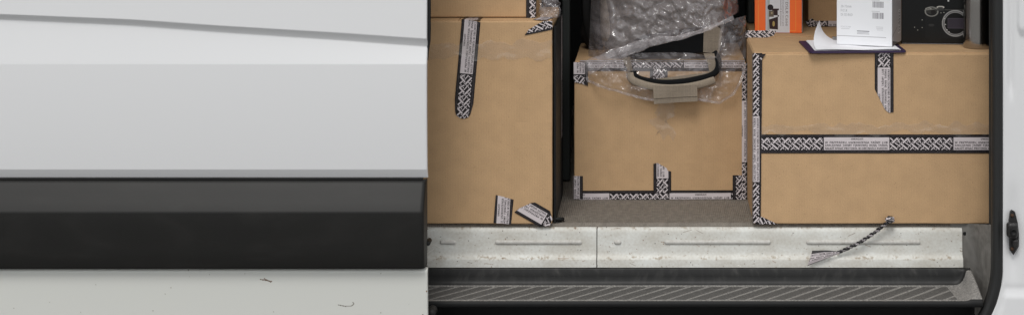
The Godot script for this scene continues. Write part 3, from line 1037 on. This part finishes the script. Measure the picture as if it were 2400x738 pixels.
func build_goods() -> void:
	var top := FLOOR_Y + 0.4190
	# orange and white box with a camera case printed on it
	var o := thing("camera_case_box", "orange and white box printed with a camera case, at the back", "box", Vector3(0.6690, top + 0.0003, -0.535), "")
	o.rotation.y = deg_to_rad(-3.0)
	part(o, "carton", rbox(Vector3(0.126, 0.20, 0.060), 0.0015, 2), M.orange, Transform3D(Basis.IDENTITY, Vector3(0, 0.10, 0)))
	var img := Image.create(378, 600, false, Image.FORMAT_RGB8)
	var orange := Color(0.965, 0.45, 0.21)
	img.fill(orange)
	img.fill_rect(Rect2i(84, 0, 198, 600), Color(0.83, 0.83, 0.845))
	img.fill_rect(Rect2i(84, 0, 34, 600), Color(0.66, 0.68, 0.67))
	img.fill_rect(Rect2i(90, 0, 10, 600), Color(0.76, 0.75, 0.80))
	var yel := Color(0.95, 0.64, 0.28)
	img.fill_rect(Rect2i(24, 20, 3, 566), yel)
	img.fill_rect(Rect2i(330, 20, 3, 566), yel)
	img.fill_rect(Rect2i(24, 583, 58, 3), yel)
	img.fill_rect(Rect2i(284, 583, 48, 3), yel)
	# picture of a dark padded case
	var br := Color(0.20, 0.13, 0.14)
	fill_ellipse(img, 124, 395, 24, 24, Color(0.13, 0.10, 0.11))
	img.fill_rect(Rect2i(138, 405, 46, 55), br)
	img.fill_rect(Rect2i(112, 422, 40, 50), Color(0.40, 0.36, 0.31))
	fill_tri(img, Vector2(112, 495), Vector2(186, 470), Vector2(186, 575), br)
	fill_tri(img, Vector2(112, 495), Vector2(186, 575), Vector2(118, 570), br)
	img.fill_rect(Rect2i(184, 405, 10, 14), br)
	img.fill_rect(Rect2i(184, 458, 10, 12), br)
	fill_ellipse(img, 150, 528, 10, 22, Color(0.66, 0.58, 0.36))
	fill_ellipse(img, 135, 440, 7, 9, Color(0.66, 0.60, 0.48))
	# words run down the box
	var ti := Image.create(600, 80, false, Image.FORMAT_RGB8)
	ti.fill(Color(0.83, 0.83, 0.845))
	text_in(ti, "Waterproof DSLR Case", 116, 6, 430, 28, Color(0.42, 0.36, 0.36))
	text_in(ti, "Водонепроницаемый чехол для", 240, 42, 305, 13, Color(0.36, 0.30, 0.31))
	text_in(ti, "зеркальной фотокамеры", 300, 60, 245, 13, Color(0.36, 0.30, 0.31))
	ti.rotate_90(CLOCKWISE)
	img.blit_rect(ti, Rect2i(0, 0, 80, 600), Vector2i(196, 0))
	part(o, "printed_front", print_sheet(0.1235, 0.1975), face_mat(img, 0.4), Transform3D(Basis.IDENTITY, Vector3(0, 0.10, 0.0304)))
	part(o, "side_flap", rbox(Vector3(0.0012, 0.196, 0.056), 0.0005), M.grey_card, Transform3D(Basis.IDENTITY, Vector3(0.0636, 0.10, 0)))

	# clipboard with papers, overhanging the carton's front edge
	var cb := thing("clipboard", "dark violet clipboard under the white box on the right carton", "clipboard", Vector3(0.8315, top + 0.0006, -0.225))
	cb.rotation.y = deg_to_rad(1.5)
	part(cb, "board", slab([Vector2(-0.116, -0.094), Vector2(0.113, -0.088), Vector2(0.117, -0.080), Vector2(0.118, 0.10), Vector2(-0.124, 0.10), Vector2(-0.122, -0.085)], 0.004), M.violet, Transform3D(Basis(Vector3.RIGHT, -PI / 2), Vector3.ZERO))
	# sheets of paper: the uppermost has its left corner curled up
	for k in 3:
		var rows := []
		var w := 0.212 - 0.003 * k
		for i in 25:
			var row := []
			var v := i / 24.0
			for j in 31:
				var u := j / 30.0
				var x := -w / 2 + w * u - 0.001
				var z := -0.092 + 0.172 * v
				var y := 0.0050 + 0.0009 * k + 0.0008 * sin(u * 9.0 + v * 4.0 + k)
				if k == 2:
					# distance beyond a slanting fold line, rolled upwards
					var d := (x + w / 2 - 0.004) * -0.915 + (z - 0.085) * -0.404
					if d > 0:
						var R := 0.042
						var a := minf(d / R, 1.45)
						var dd := d - a * R
						var back_by := d - (R * sin(a) + dd * cos(a))
						x += back_by * 0.915
						z += back_by * 0.404
						y += R * (1.0 - cos(a)) + dd * sin(a)
				row.append(Vector3(x, y, z))
			rows.append(row)
		part(cb, "paper_sheet", grid(rows), M.paper)
	part(cb, "clip", rbox(Vector3(0.020, 0.010, 0.006), 0.002), M.steel, Transform3D(Basis.IDENTITY, Vector3(-0.03, 0.0115, -0.088)))

	# white lens box
	var L := thing("lens_box", "white lens box with barcodes, standing on the papers", "box", Vector3(0.8765, top + 0.0085, -0.262))
	L.rotation.y = deg_to_rad(-20.0)
	var lw := 0.1395
	var ld := 0.118
	var lh := 0.21
	part(L, "carton", rbox(Vector3(lw, lh, ld), 0.0012, 2), M.white_card, Transform3D(Basis.IDENTITY, Vector3(0, lh / 2, 0)))
	img = Image.create(700, 1054, false, Image.FORMAT_RGB8)
	img.fill(Color(0.895, 0.90, 0.91))
	var gy := Color(0.56, 0.56, 0.58)
	text_in(img, "28-75mm", 50, 560, 135, 30, gy)
	text_in(img, "F/2.8", 50, 612, 80, 30, gy)
	text_in(img, "Di III RXD", 50, 664, 150, 30, gy)
	text_in(img, "FOR SONY", 50, 822, 130, 20, Color(0.70, 0.70, 0.72))
	img.fill_rect(Rect2i(50, 852, 112, 8), Color(0.78, 0.78, 0.79))
	for y in [500, 640]:
		barcode(img, 458, y, 140, 76, Color(0.36, 0.34, 0.37))
		img.fill_rect(Rect2i(444, y - 20, 105, 8), Color(0.74, 0.74, 0.75))
	for k in 3:
		img.fill_rect(Rect2i(500 + k * 6, 816 + k * 18, 92 - k * 6, 7), Color(0.76, 0.76, 0.77))
	img.fill_rect(Rect2i(258, 874, 158, 10), Color(0.42, 0.42, 0.44))
	img.fill_rect(Rect2i(258, 894, 150, 6), Color(0.6, 0.6, 0.62))
	img.fill_rect(Rect2i(258, 910, 156, 6), Color(0.6, 0.6, 0.62))
	img.fill_rect(Rect2i(0, 943, 630, 8), Color(0.66, 0.655, 0.67))
	part(L, "printed_front", print_sheet(lw - 0.002, lh - 0.002), face_mat(img, 0.4), Transform3D(Basis.IDENTITY, Vector3(0, lh / 2, ld / 2 + 0.0004)))
	img = Image.create(590, 1054, false, Image.FORMAT_RGB8)
	img.fill(Color(0.70, 0.69, 0.695))  # white side of the box, its shade put into the grey base colour
	img.fill_rect(Rect2i(380, 640, 160, 300), Color(0.84, 0.84, 0.85))
	for k in 14:
		img.fill_rect(Rect2i(395, 655 + k * 20, 130, 6 + (k * 5) % 9), Color(0.45, 0.44, 0.46))
	fill_tri(img, Vector2(0, 1054), Vector2(0, 985), Vector2(420, 1054), Color(0.34, 0.33, 0.35))
	line_in(img, Vector2(0, 940), Vector2(320, 850), 10, Color(0.40, 0.38, 0.41))
	part(L, "shaded_side_print", print_sheet(ld - 0.002, lh - 0.002), face_mat(img, 0.45), Transform3D(Basis(Vector3.UP, PI / 2), Vector3(lw / 2 + 0.0004, lh / 2, 0)))

	# black camera box
	var K := thing("camera_box", "black box printed with a camera body, beside the steel tumbler", "box", Vector3(1.0815, top + 0.0004, -0.350))
	K.rotation.y = deg_to_rad(-5.0)
	part(K, "carton", rbox(Vector3(0.225, 0.20, 0.126), 0.0012, 2), M.black_card, Transform3D(Basis.IDENTITY, Vector3(0, 0.10, 0)))
	img = Image.create(900, 800, false, Image.FORMAT_RGB8)
	img.fill(Color(0.052, 0.058, 0.062))
	# camera body: grip, dials, lens mount, as a dim grey print
	var body := Color(0.085, 0.09, 0.095)
	img.fill_rect(Rect2i(238, 462, 600, 280), body)
	fill_ellipse(img, 330, 640, 92, 170, Color(0.075, 0.08, 0.083))
	fill_ellipse(img, 300, 470, 70, 52, Color(0.50, 0.50, 0.49), 0.80)
	fill_ellipse(img, 300, 462, 58, 34, Color(0.20, 0.20, 0.195))
	fill_ellipse(img, 318, 478, 26, 26, Color(0.10, 0.09, 0.085))
	fill_ellipse(img, 268, 440, 32, 10, Color(0.60, 0.60, 0.58))
	fill_ellipse(img, 268, 443, 22, 5, Color(0.25, 0.25, 0.25))
	fill_ellipse(img, 390, 425, 40, 14, Color(0.72, 0.71, 0.69))
	fill_ellipse(img, 390, 428, 28, 7, Color(0.30, 0.30, 0.30))
	img.fill_rect(Rect2i(356, 434, 68, 26), Color(0.22, 0.22, 0.22))
	line_in(img, Vector2(228, 458), Vector2(350, 440), 5, Color(0.55, 0.55, 0.53))
	line_in(img, Vector2(430, 452), Vector2(640, 452), 4, Color(0.42, 0.42, 0.41))
	img.fill_rect(Rect2i(455, 340, 220, 88), Color(0.07, 0.075, 0.08))
	img.fill_rect(Rect2i(462, 352, 16, 14), Color(0.8, 0.8, 0.8))
	fill_ellipse(img, 540, 588, 136, 136, Color(0.56, 0.56, 0.56), 0.80)
	fill_ellipse(img, 540, 588, 124, 124, Color(0.36, 0.36, 0.37), 0.93)
	fill_ellipse(img, 540, 588, 106, 106, Color(0.06, 0.06, 0.065))
	img.fill_rect(Rect2i(462, 535, 160, 106), Color(0.27, 0.25, 0.29))
	img.fill_rect(Rect2i(468, 542, 148, 92), Color(0.21, 0.19, 0.225))
	for p in [[440, 600], [430, 540], [455, 655], [476, 676]]:
		fill_ellipse(img, p[0], p[1], 6, 6, Color(0.7, 0.7, 0.7))
	fill_ellipse(img, 298, 608, 30, 14, Color(0.19, 0.19, 0.19))
	for p in [[128, 632], [205, 556], [205, 634], [160, 660], [395, 482], [425, 478]]:
		fill_ellipse(img, p[0], p[1], 5, 5, Color(0.62, 0.62, 0.6))
	part(K, "printed_front", print_sheet(0.2235, 0.1985), face_mat(img, 0.32), Transform3D(Basis.IDENTITY, Vector3(0, 0.10, 0.0634)))
	# worn white corners of the board
	part(K, "worn_edge", rbox(Vector3(0.222, 0.0006, 0.0006), 0.0002, 1), M.grey_card, Transform3D(Basis.IDENTITY, Vector3(0, 0.0012, 0.0636)))

	# steel tumbler
	var T := thing("steel_tumbler", "brushed steel tumbler at the right end of the wide carton", "tumbler", Vector3(1.1475, top, -0.236))
	part(T, "body", lathe([Vector2(0, 0.0), Vector2(0.037, 0.0), Vector2(0.0385, 0.001), Vector2(0.0392, 0.003), Vector2(0.0388, 0.02), Vector2(0.0386, 0.10), Vector2(0.039, 0.19), Vector2(0.0385, 0.194), Vector2(0.034, 0.195), Vector2(0, 0.195)].duplicate().map(func(v): return v) , 64), M.steel)
	part(T, "lid", lathe([Vector2(0, 0.225), Vector2(0.028, 0.225), Vector2(0.034, 0.221), Vector2(0.0365, 0.212), Vector2(0.0368, 0.196), Vector2(0, 0.196)], 48), M.black)

	# dark grey crate in the back
	var cr := thing("storage_crate", "dark grey storage crate in the shadow behind the plastic bag", "crate", Vector3(0.545, FLOOR_Y + 0.4195, -0.80))
	cr.position = Vector3(0.6400, FLOOR_Y + 0.4195, -0.775)
	part(cr, "wall", rbox(Vector3(0.085, 0.26, 0.14), 0.006), M.post, Transform3D(Basis.IDENTITY, Vector3(0, 0.13, 0)))
	part(cr, "rim", rbox(Vector3(0.095, 0.02, 0.15), 0.004), M.post, Transform3D(Basis.IDENTITY, Vector3(0, 0.27, 0)))

	# added thin black board that gives the left carton its dark side
	var bd := thing("added_dark_board", "added thin black board standing in for the dark side of the left carton", "board", Vector3(0.0905, FLOOR_Y, -0.30))
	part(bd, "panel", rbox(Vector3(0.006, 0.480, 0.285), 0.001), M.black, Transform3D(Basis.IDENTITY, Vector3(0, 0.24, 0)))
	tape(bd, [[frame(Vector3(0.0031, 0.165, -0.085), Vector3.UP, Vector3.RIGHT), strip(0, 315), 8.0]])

	# torn tape twisted into a cord, hanging from under the right carton over the sill
	twisted_scrap()
	crumpled_wrap()

func twisted_scrap() -> void:
	var o := thing("tape_scrap", "torn tape twisted into a cord lying across the sill", "tape scrap", Vector3(0.905, 0.5, -0.128))
	# cord: two strands wound round each other from the knot down to the flat tail
	var a := Vector3(0.0, 0.0520, -0.004)
	var b := Vector3(-0.122, -0.0245, -0.009)
	for s in 2:
		var path := []
		var sc := []
		for i in 121:
			var t := i / 120.0
			var c := a.lerp(b, t) + Vector3(0, -0.006 * sin(t * PI), 0.004 * sin(t * PI))
			var ang := t * TAU * 7.5 + s * PI
			var side := Vector3(0.53, -0.85, 0)
			path.append(c + side * cos(ang) * 0.0022 + Vector3(0, 0, 1) * sin(ang) * 0.0022)
			sc.append(1.0 + 0.18 * sin(t * 40.0))
		part(o, "cord_strand", sweep(path, circle(0.0026, 8, 0.0017), Vector3.BACK, true, true, sc), M.tape_dark if s == 0 else M.tape_mix)
	# knot
	var rows := []
	var fn := FastNoiseLite.new()
	fn.seed = 5
	fn.frequency = 160.0
	var uv := []
	for i in 17:
		var row := []
		var u := []
		for j in 25:
			var th := PI * i / 16
			var ph := -TAU * (j % 24) / 24
			var d := Vector3(sin(th) * sin(-ph), cos(th), sin(th) * cos(ph))
			var r := 0.0085 * (1.0 + 0.42 * fn.get_noise_3dv(d * 0.01))
			row.append(Vector3(0.004, 0.0575, -0.003) + Vector3(d.x * r * 1.3, d.y * r * 0.95, d.z * r))
			u.append(Vector2(j / 24.0 * 0.13, i / 16.0))
		rows.append(row)
		uv.append(u)
	part(o, "knot", grid(rows, uv), M.tape)
	# flat tail fanning out at the lower end
	rows = []
	uv = []
	for i in 9:
		var row := []
		var u := []
		var v := i / 8.0
		for j in 17:
			var t := j / 16.0
			var c := Vector3(-0.190, -0.036, 0.0).lerp(Vector3(-0.119, -0.023, -0.004), t)
			var half := lerpf(0.0190, 0.002, pow(t, 0.8))
			var y := lerpf(half, -half, v) + (0.004 if v < 0.3 else 0.0) * sin(t * PI)
			row.append(c + Vector3(-0.008 * v * (1.0 - t) + 0.004 * (1.0 - v) * (1.0 - t), y, 0.004 * sin(v * PI) * (1.0 - t) + 0.003 * sin(t * 3.0)))
			u.append(Vector2((300.0 - t * 72.0) / TAPE_REPEAT, 1.02 - v * 0.92))
		rows.append(row)
		uv.append(u)
	part(o, "tail", grid(rows, uv), M.tape)

# crumpled clear wrap sticking up at the corner of the left carton
func crumpled_wrap() -> void:
	var o := thing("crumpled_wrap", "crumpled clear wrap at the top corner of the left carton", "plastic wrap", Vector3(0.074, FLOOR_Y + 0.4985, -0.20))
	var fn := FastNoiseLite.new()
	fn.seed = 44
	fn.frequency = 45.0
	fn.fractal_octaves = 3
	for k in 2:
		var rows := []
		for i in 30:
			var row := []
			var v := i / 29.0
			for j in 20:
				var u := j / 19.0
				var x := -0.020 + 0.042 * u - 0.018 * (1.0 - v) * (1.0 - v) + 0.006 * k
				var y := 0.001 + 0.085 * (1.0 - v)
				var n := fn.get_noise_3d(x, y, k * 3.0)
				row.append(Vector3(x + 0.006 * fn.get_noise_2d(y, 7.0 + k), maxf(0.0008, y + 0.004 * n), 0.02 - 0.02 * k + 0.018 * n))
			rows.append(row)
		part(o, "wrap_fold", grid(rows), M.bag_film)

# ------------------------------------------------------------------ cloth bag in a clear plastic bag, on the middle carton
const BAG := Vector3(0.363, 0.906, 0.0)      # local millimetres below are measured from here

func bag_point(x: float, y: float, z: float) -> Vector3:
	return BAG + Vector3(x / 1000.0, y / 1000.0, z)

func build_bags() -> void:
	var base := Vector3(0.363, FLOOR_Y + 0.3598, -0.50)
	var o := thing("cloth_bag", "beige woven cloth bag with black lining, inside the clear plastic bag", "bag", base)
	var L := func(x, y, z): return bag_point(x, y, z) - base
	part(o, "body", rbox(Vector3(0.315, 0.30, 0.20), 0.035, 6, 10, 0.006, 3, 7.0), M.bag_back, Transform3D(Basis.IDENTITY, Vector3(0.0, 0.151, -0.03)))
	part(o, "side_panel", rbox(Vector3(0.120, 0.28, 0.10), 0.045, 6, 8, 0.006, 5, 9.0), M.cloth, Transform3D(Basis.IDENTITY, Vector3(-0.110, 0.150, 0.014)))
	# dark mouth of the bag
	part(o, "mouth_lining", slab([Vector2(-0.115, -0.004), Vector2(0.100, 0.012), Vector2(0.104, 0.080), Vector2(0.03, 0.072), Vector2(-0.06, 0.056), Vector2(-0.12, 0.02)], 0.010), M.lining, Transform3D(Basis.IDENTITY, L.call(0, 3, -0.432)))
	part(o, "inner_flap", slab([Vector2(0.100, 0.014), Vector2(0.142, 0.008), Vector2(0.150, 0.070), Vector2(0.136, 0.082), Vector2(0.102, 0.076)], 0.012), M.cloth, Transform3D(Basis.IDENTITY, L.call(0, 3, -0.431)))
	# rim: loop that hangs over the carton's front edge
	var loop := [[-82, -26, -0.376], [-80, -36, -0.372], [-66, -45, -0.370], [-40, -51, -0.368], [0, -55, -0.367], [45, -52, -0.367], [85, -45, -0.368], [114, -38, -0.370], [132, -27, -0.371], [139, -10, -0.374], [137, 6, -0.382], [128, 20, -0.398]]
	var c := Curve3D.new()
	for k in loop.size():
		var p: Vector3 = L.call(loop[k][0], loop[k][1], loop[k][2])
		var a: Vector3 = L.call(loop[maxi(k - 1, 0)][0], loop[maxi(k - 1, 0)][1], loop[maxi(k - 1, 0)][2])
		var b: Vector3 = L.call(loop[mini(k + 1, loop.size() - 1)][0], loop[mini(k + 1, loop.size() - 1)][1], loop[mini(k + 1, loop.size() - 1)][2])
		c.add_point(p, (a - b) / 6.0, (b - a) / 6.0)
	c.bake_interval = 0.005
	var path := Array(c.get_baked_points())
	part(o, "rim_lining", sweep(path, circle(0.0080, 12, 0.0032), Vector3.BACK), M.lining)
	# cloth hem outside the lining along the bottom
	var hem := []
	for q in [[-92, -30, -0.372], [-84, -48, -0.366], [-45, -62, -0.363], [0, -68, -0.361], [50, -66, -0.361], [95, -58, -0.364], [128, -48, -0.369]]:
		hem.append(L.call(q[0], q[1], q[2]))
	var hc := Curve3D.new()
	for k in hem.size():
		var a: Vector3 = hem[maxi(k - 1, 0)]
		var b: Vector3 = hem[mini(k + 1, hem.size() - 1)]
		hc.add_point(hem[k], (a - b) / 6.0, (b - a) / 6.0)
	hc.bake_interval = 0.005
	part(o, "hem", sweep(Array(hc.get_baked_points()), circle(0.0100, 12, 0.0042), Vector3.BACK), M.cloth)
	# cloth gussets on both sides of the loop
	part(o, "gusset", slab([Vector2(-0.112, 0.006), Vector2(-0.090, 0.010), Vector2(-0.083, -0.040), Vector2(-0.090, -0.046), Vector2(-0.100, -0.020)], 0.003), M.cloth, Transform3D(Basis.IDENTITY, L.call(0, 0, -0.386)))
	part(o, "gusset", slab([Vector2(0.100, 0.018), Vector2(0.128, 0.018), Vector2(0.136, -0.012), Vector2(0.132, -0.030), Vector2(0.116, -0.034), Vector2(0.112, -0.012)], 0.003), M.cloth, Transform3D(Basis.IDENTITY, L.call(0, 0, -0.387)))
	part(o, "inner_hem", slab([Vector2(-0.070, -0.053), Vector2(0.0, -0.044), Vector2(0.05, -0.038), Vector2(0.112, -0.030), Vector2(0.118, -0.036), Vector2(0.06, -0.053), Vector2(0.0, -0.058), Vector2(-0.05, -0.055)], 0.003), M.cloth, Transform3D(Basis.IDENTITY, L.call(0, 0, -0.379)))
	# hanging tab
	var rows := []
	for i in 9:
		var row := []
		for j in 13:
			var u := j / 12.0
			var v := i / 8.0
			row.append(L.call(lerpf(-31, 82, u) + v * 2.0, lerpf(-62, -64, u) + (5.0 * u) - v * (46.0 - 4.0 * u), -0.3530 - 0.004 * v + 0.002 * sin(u * 5.0 + v * 2.0)))
		rows.append(row)
	var back := []
	for r in rows:
		var q := []
		for p in r:
			q.append(p + Vector3(0, 0, -0.003))
		q.reverse()
		back.append(q)
	var st := SurfaceTool.new()
	st.begin(Mesh.PRIMITIVE_TRIANGLES)
	st.set_smooth_group(0)
	add_grid(st, rows)
	add_grid(st, back)
	st.set_smooth_group(-1)
	var nb: int = rows[0].size() - 1
	for i in rows.size() - 1:
		add_grid(st, [[back[i][nb], rows[i][0]], [back[i + 1][nb], rows[i + 1][0]]])
		add_grid(st, [[rows[i][nb], back[i][0]], [rows[i + 1][nb], back[i + 1][0]]])
	var lower := []
	for p in rows[-1]:
		lower.append(p + Vector3(0, 0, -0.003))
	add_grid(st, [rows[-1], lower])
	st.generate_normals()
	var tab := part(o, "tab", st.commit(), M.cloth)
	var pts := []
	for j in 13:
		pts.append(rows[6][j] + Vector3(0, 0.002, 0.0003))
	part(tab, "seam", sweep(pts, circle(0.0006, 6), Vector3.BACK), M.thread)

	# --- clear plastic bag
	var g := thing("plastic_bag", "crumpled clear plastic bag hanging over the middle carton", "plastic bag", base)
	var w1 := FastNoiseLite.new()
	w1.seed = 8
	w1.frequency = 0.011
	w1.fractal_octaves = 2
	var wx := FastNoiseLite.new()
	wx.seed = 15
	wx.frequency = 0.013
	wx.fractal_octaves = 2
	# folds: bent zigzags in several directions add up to flat facets with sharp creases between them
	var folds := []
	for i in 7:
		folds.append([Vector2.from_angle(rng.randf() * PI) / [170.0, 118.0, 92.0, 74.0, 58.0, 44.0, 27.0][i], rng.randf(), [0.016, 0.013, 0.0135, 0.0115, 0.0085, 0.0058, 0.0026][i], i])
	var crumple := func(x, y, k):
		var p := Vector2(x + wx.get_noise_2d(x, y) * 34.0, y + wx.get_noise_2d(x + 500.0, y) * 34.0)
		var h: float = w1.get_noise_2d(x, y) * 0.012
		for f in folds:
			var t := fposmod(p.dot(f[0]) + f[1] + 0.35 * wx.get_noise_2d(x * 1.7 + f[3] * 90.0, y * 1.7), 1.0)
			h += (absf(t * 2.0 - 1.0) - 0.5) * f[2] * (0.5 if f[3] < 2 else k)
		return h
	var lip_x := [-206.0, -143.0, -88.0, 0.0, 88.0, 143.0, 176.0, 206.0]
	var lip_y := [-26.0, 5.0, 30.0, 52.0, 71.0, 92.0, 108.0, 112.0]
	# upper sheet: from the lip over the cloth bag and out of sight
	rows = []
	var NX := 190
	var NY := 110
	for i in NY + 1:
		var v := float(i) / NY
		var row := []
		for j in NX + 1:
			var u := float(j) / NX
			var s := 2.0 * u - 1.0
			var y0 := seg(lerpf(-206, 206, u), lip_x, lip_y)
			var y := lerpf(340.0, y0, v)
			var left := seg(y, [-26.0, 50.0, 190.0, 340.0], [-207.0, -201.0, -196.0, -170.0])
			var right := seg(y, [0.0, 60.0, 104.0, 190.0, 340.0], [211.0, 211.0, 200.0, 190.0, 165.0])
			var x := lerpf(left, right, u)
			var z := -0.388 - 0.13 * pow(absf(s), 5.0) + 0.02 * v - 0.16 * smoothstep(235.0, 340.0, y)
			z += crumple.call(x, y, 0.30 + 0.70 * smoothstep(-90.0, -10.0, x) * smoothstep(30.0, 60.0, y))
			row.append(L.call(x, y, z))
		rows.append(row)
	part(g, "upper_sheet", grid(rows), M.bag_film)
	# the bag's second layer of film lies behind the first, creased differently
	for i in rows.size():
		for j in rows[i].size():
			var p: Vector3 = rows[i][j]
			rows[i][j] = Vector3(p.x, p.y, p.z) + Vector3(0, 0, -0.012 + 0.5 * crumple.call(p.x * 1000.0 + 900.0, p.y * 1000.0 + 300.0, 1.0))
	part(g, "inner_sheet", grid(rows), M.bag_film)
	# rolled mouth of the bag along the lip
	path = []
	var sc := []
	for j in 91:
		var u := j / 90.0
		var x := lerpf(-205, 178, u)
		var y := seg(x, lip_x, lip_y) + 5.0
		path.append(L.call(x, y + 2.0 * sin(u * 17.0), -0.362 - 0.02 * pow(absf(2 * u - 1), 3.0) + crumple.call(x, y, 0.5) * 0.7))
		sc.append(lerpf(1.0, 0.32, smoothstep(0.15, 0.75, u)) * (1.0 + 0.12 * sin(u * 40.0)))
	part(g, "rolled_mouth", sweep(path, circle(0.017, 18, 0.005), Vector3.BACK, true, false, sc), M.bag_hem)
	# lower sheet: pouches left and right of the loop and the film seen through it
	rows = []
	NX = 200
	NY = 90
	var bot_x := [-209.0, -202.0, -132.0, -66.0, -27.0, 30.0, 88.0, 143.0, 178.0, 203.0, 212.0]
	var bot_y := [-30.0, -55.0, -75.0, -95.0, -102.0, -96.0, -100.0, -109.0, -86.0, -40.0, 20.0]
	for i in NY + 1:
		var v := float(i) / NY
		var row := []
		for j in NX + 1:
			var u := float(j) / NX
			var x := lerpf(-209, 212, u)
			var mid := smoothstep(-100, -84, x) * (1.0 - smoothstep(132, 146, x))
			var ytop := lerpf(seg(x, lip_x, lip_y), 21.0 - 0.0006 * x * x, mid)
			var yb := seg(x, bot_x, bot_y)
			var y := lerpf(ytop, minf(yb, ytop - 2.0), v)
			var side := absf(2.0 * u - 1.0)
			var belly := sin(clampf((y + 105.0) / 170.0, 0, 1) * PI)
			var inner := mid * smoothstep(-72.0, -50.0, y)
			var z := lerpf(-0.372 + 0.022 * belly, -0.386, inner) - 0.05 * pow(side, 8.0)
			z += crumple.call(x * 1.1 + 400.0, y * 1.1, 0.62) * lerpf(1.0, 0.45, inner)
			z = maxf(z, -0.3915 if y < 0.0 else -0.43)
			var under_tab := smoothstep(-50.0, -36.0, x) * (1.0 - smoothstep(86.0, 100.0, x)) * (1.0 - smoothstep(-60.0, -48.0, y))
			z = lerpf(z, minf(z, -0.372), under_tab)
			row.append(L.call(x, y, z))
		rows.append(row)
	part(g, "lower_sheet", grid(rows), M.bag_film)
	# welded lower edge
	path = []
	for j in range(2, NX - 1, 2):
		path.append(rows[NY][j] + Vector3(0, 0.001, 0.001))
	part(g, "welded_edge", sweep(path, circle(0.0035, 8, 0.0012), Vector3.BACK, true, false), M.bag_hem)

	# dark soft bag in the shadow behind
	var d := thing("dark_bag", "dark cloth bag in shadow left of the plastic bag", "bag", Vector3(0.180, FLOOR_Y + 0.3596, -0.655))
	part(d, "body", rbox(Vector3(0.085, 0.24, 0.14), 0.04, 6, 6, 0.012, 9, 9.0), M.dark_cloth, Transform3D(Basis.IDENTITY, Vector3(0, 0.126, 0)))
	part(d, "strap", sweep([Vector3(-0.02, 0.20, 0.072), Vector3(-0.03, 0.14, 0.080), Vector3(-0.028, 0.08, 0.079), Vector3(-0.015, 0.03, 0.070)], circle(0.012, 10, 0.002), Vector3.BACK), M.black)

# ------------------------------------------------------------------ scene
func _ready() -> void:
	rng.seed = 20240
	# camera: stands 3.6 m from the doorway, level, lens shifted down and to the left
	var cam := Camera3D.new()
	cam.name = "camera"
	cam.projection = Camera3D.PROJECTION_FRUSTUM
	cam.near = 0.05
	cam.far = 200.0
	var dist := 3.6
	cam.size = 0.738 * cam.near / dist
	cam.frustum_offset = Vector2(-0.33, -0.764) * cam.near / dist
	cam.position = Vector3(0.33, 1.5, dist)
	add_child(cam)
	cam.current = true
	# overcast sky
	var env := Environment.new()
	var sky := Sky.new()
	var sm := ProceduralSkyMaterial.new()
	sm.sky_top_color = Color(0.84, 0.85, 0.86)
	sm.sky_horizon_color = Color(0.87, 0.875, 0.88)
	sm.sky_curve = 0.2
	sm.ground_horizon_color = Color(0.5, 0.5, 0.5)
	sm.ground_bottom_color = Color(0.35, 0.35, 0.35)
	sky.sky_material = sm
	env.background_mode = Environment.BG_SKY
	env.sky = sky
	env.background_energy_multiplier = 1.0
	env.tonemap_mode = Environment.TONE_MAPPER_LINEAR
	env.tonemap_exposure = 1.5
	env.sdfgi_enabled = true
	env.ssao_enabled = true
	env.ssil_enabled = true
	var we := WorldEnvironment.new()
	we.name = "environment"
	we.environment = env
	add_child(we)
	var sun := DirectionalLight3D.new()
	sun.name = "sun"
	sun.light_energy = 0.36
	sun.light_angular_distance = 22.0
	sun.light_color = Color(1.0, 0.99, 0.975)
	sun.shadow_enabled = true
	add_child(sun)
	sun.look_at_from_position(Vector3(-0.5, 3.6, 2.4), Vector3(0, 0, 0), Vector3.UP)

	make_materials()
	var sr := (M.sill as StandardMaterial3D).duplicate() as StandardMaterial3D
	sr.albedo_texture = noise_tex(256, 0.06, 4, [[0.0, 0.35, 0.7, 1.0], [Color(0.52, 0.48, 0.43), Color(0.71, 0.70, 0.68), Color(0.76, 0.755, 0.735), Color(0.80, 0.80, 0.78)]], 97)
	sr.uv1_triplanar = true
	sr.uv1_scale = Vector3.ONE * 6.0
	M.sill_rib = sr
	M.tape_dark = mat(Color(0.10, 0.085, 0.10), 0.35, 0.5)
	M.tape_mix = mat(Color.WHITE, 0.35, 0.5)
	M.tape_mix.albedo_texture = noise_tex(128, 0.16, 1, [[0.0, 0.54, 0.56, 1.0], [Color(0.09, 0.075, 0.09), Color(0.09, 0.075, 0.09), Color(0.74, 0.71, 0.72), Color(0.78, 0.75, 0.76)]], 91)
	M.tape_mix.uv1_triplanar = true
	M.tape_mix.uv1_scale = Vector3.ONE * 22.0

	var ground := part(self, "ground", grid([[Vector3(-40, 0, -40), Vector3(40, 0, -40)], [Vector3(-40, 0, 40), Vector3(40, 0, 40)]], [], false), M.ground)
	ground.set_meta("kind", "structure")
	ground.set_meta("label", "grey asphalt ground the van stands on")
	build_van()
	build_cartons()
	build_goods()
	build_bags()
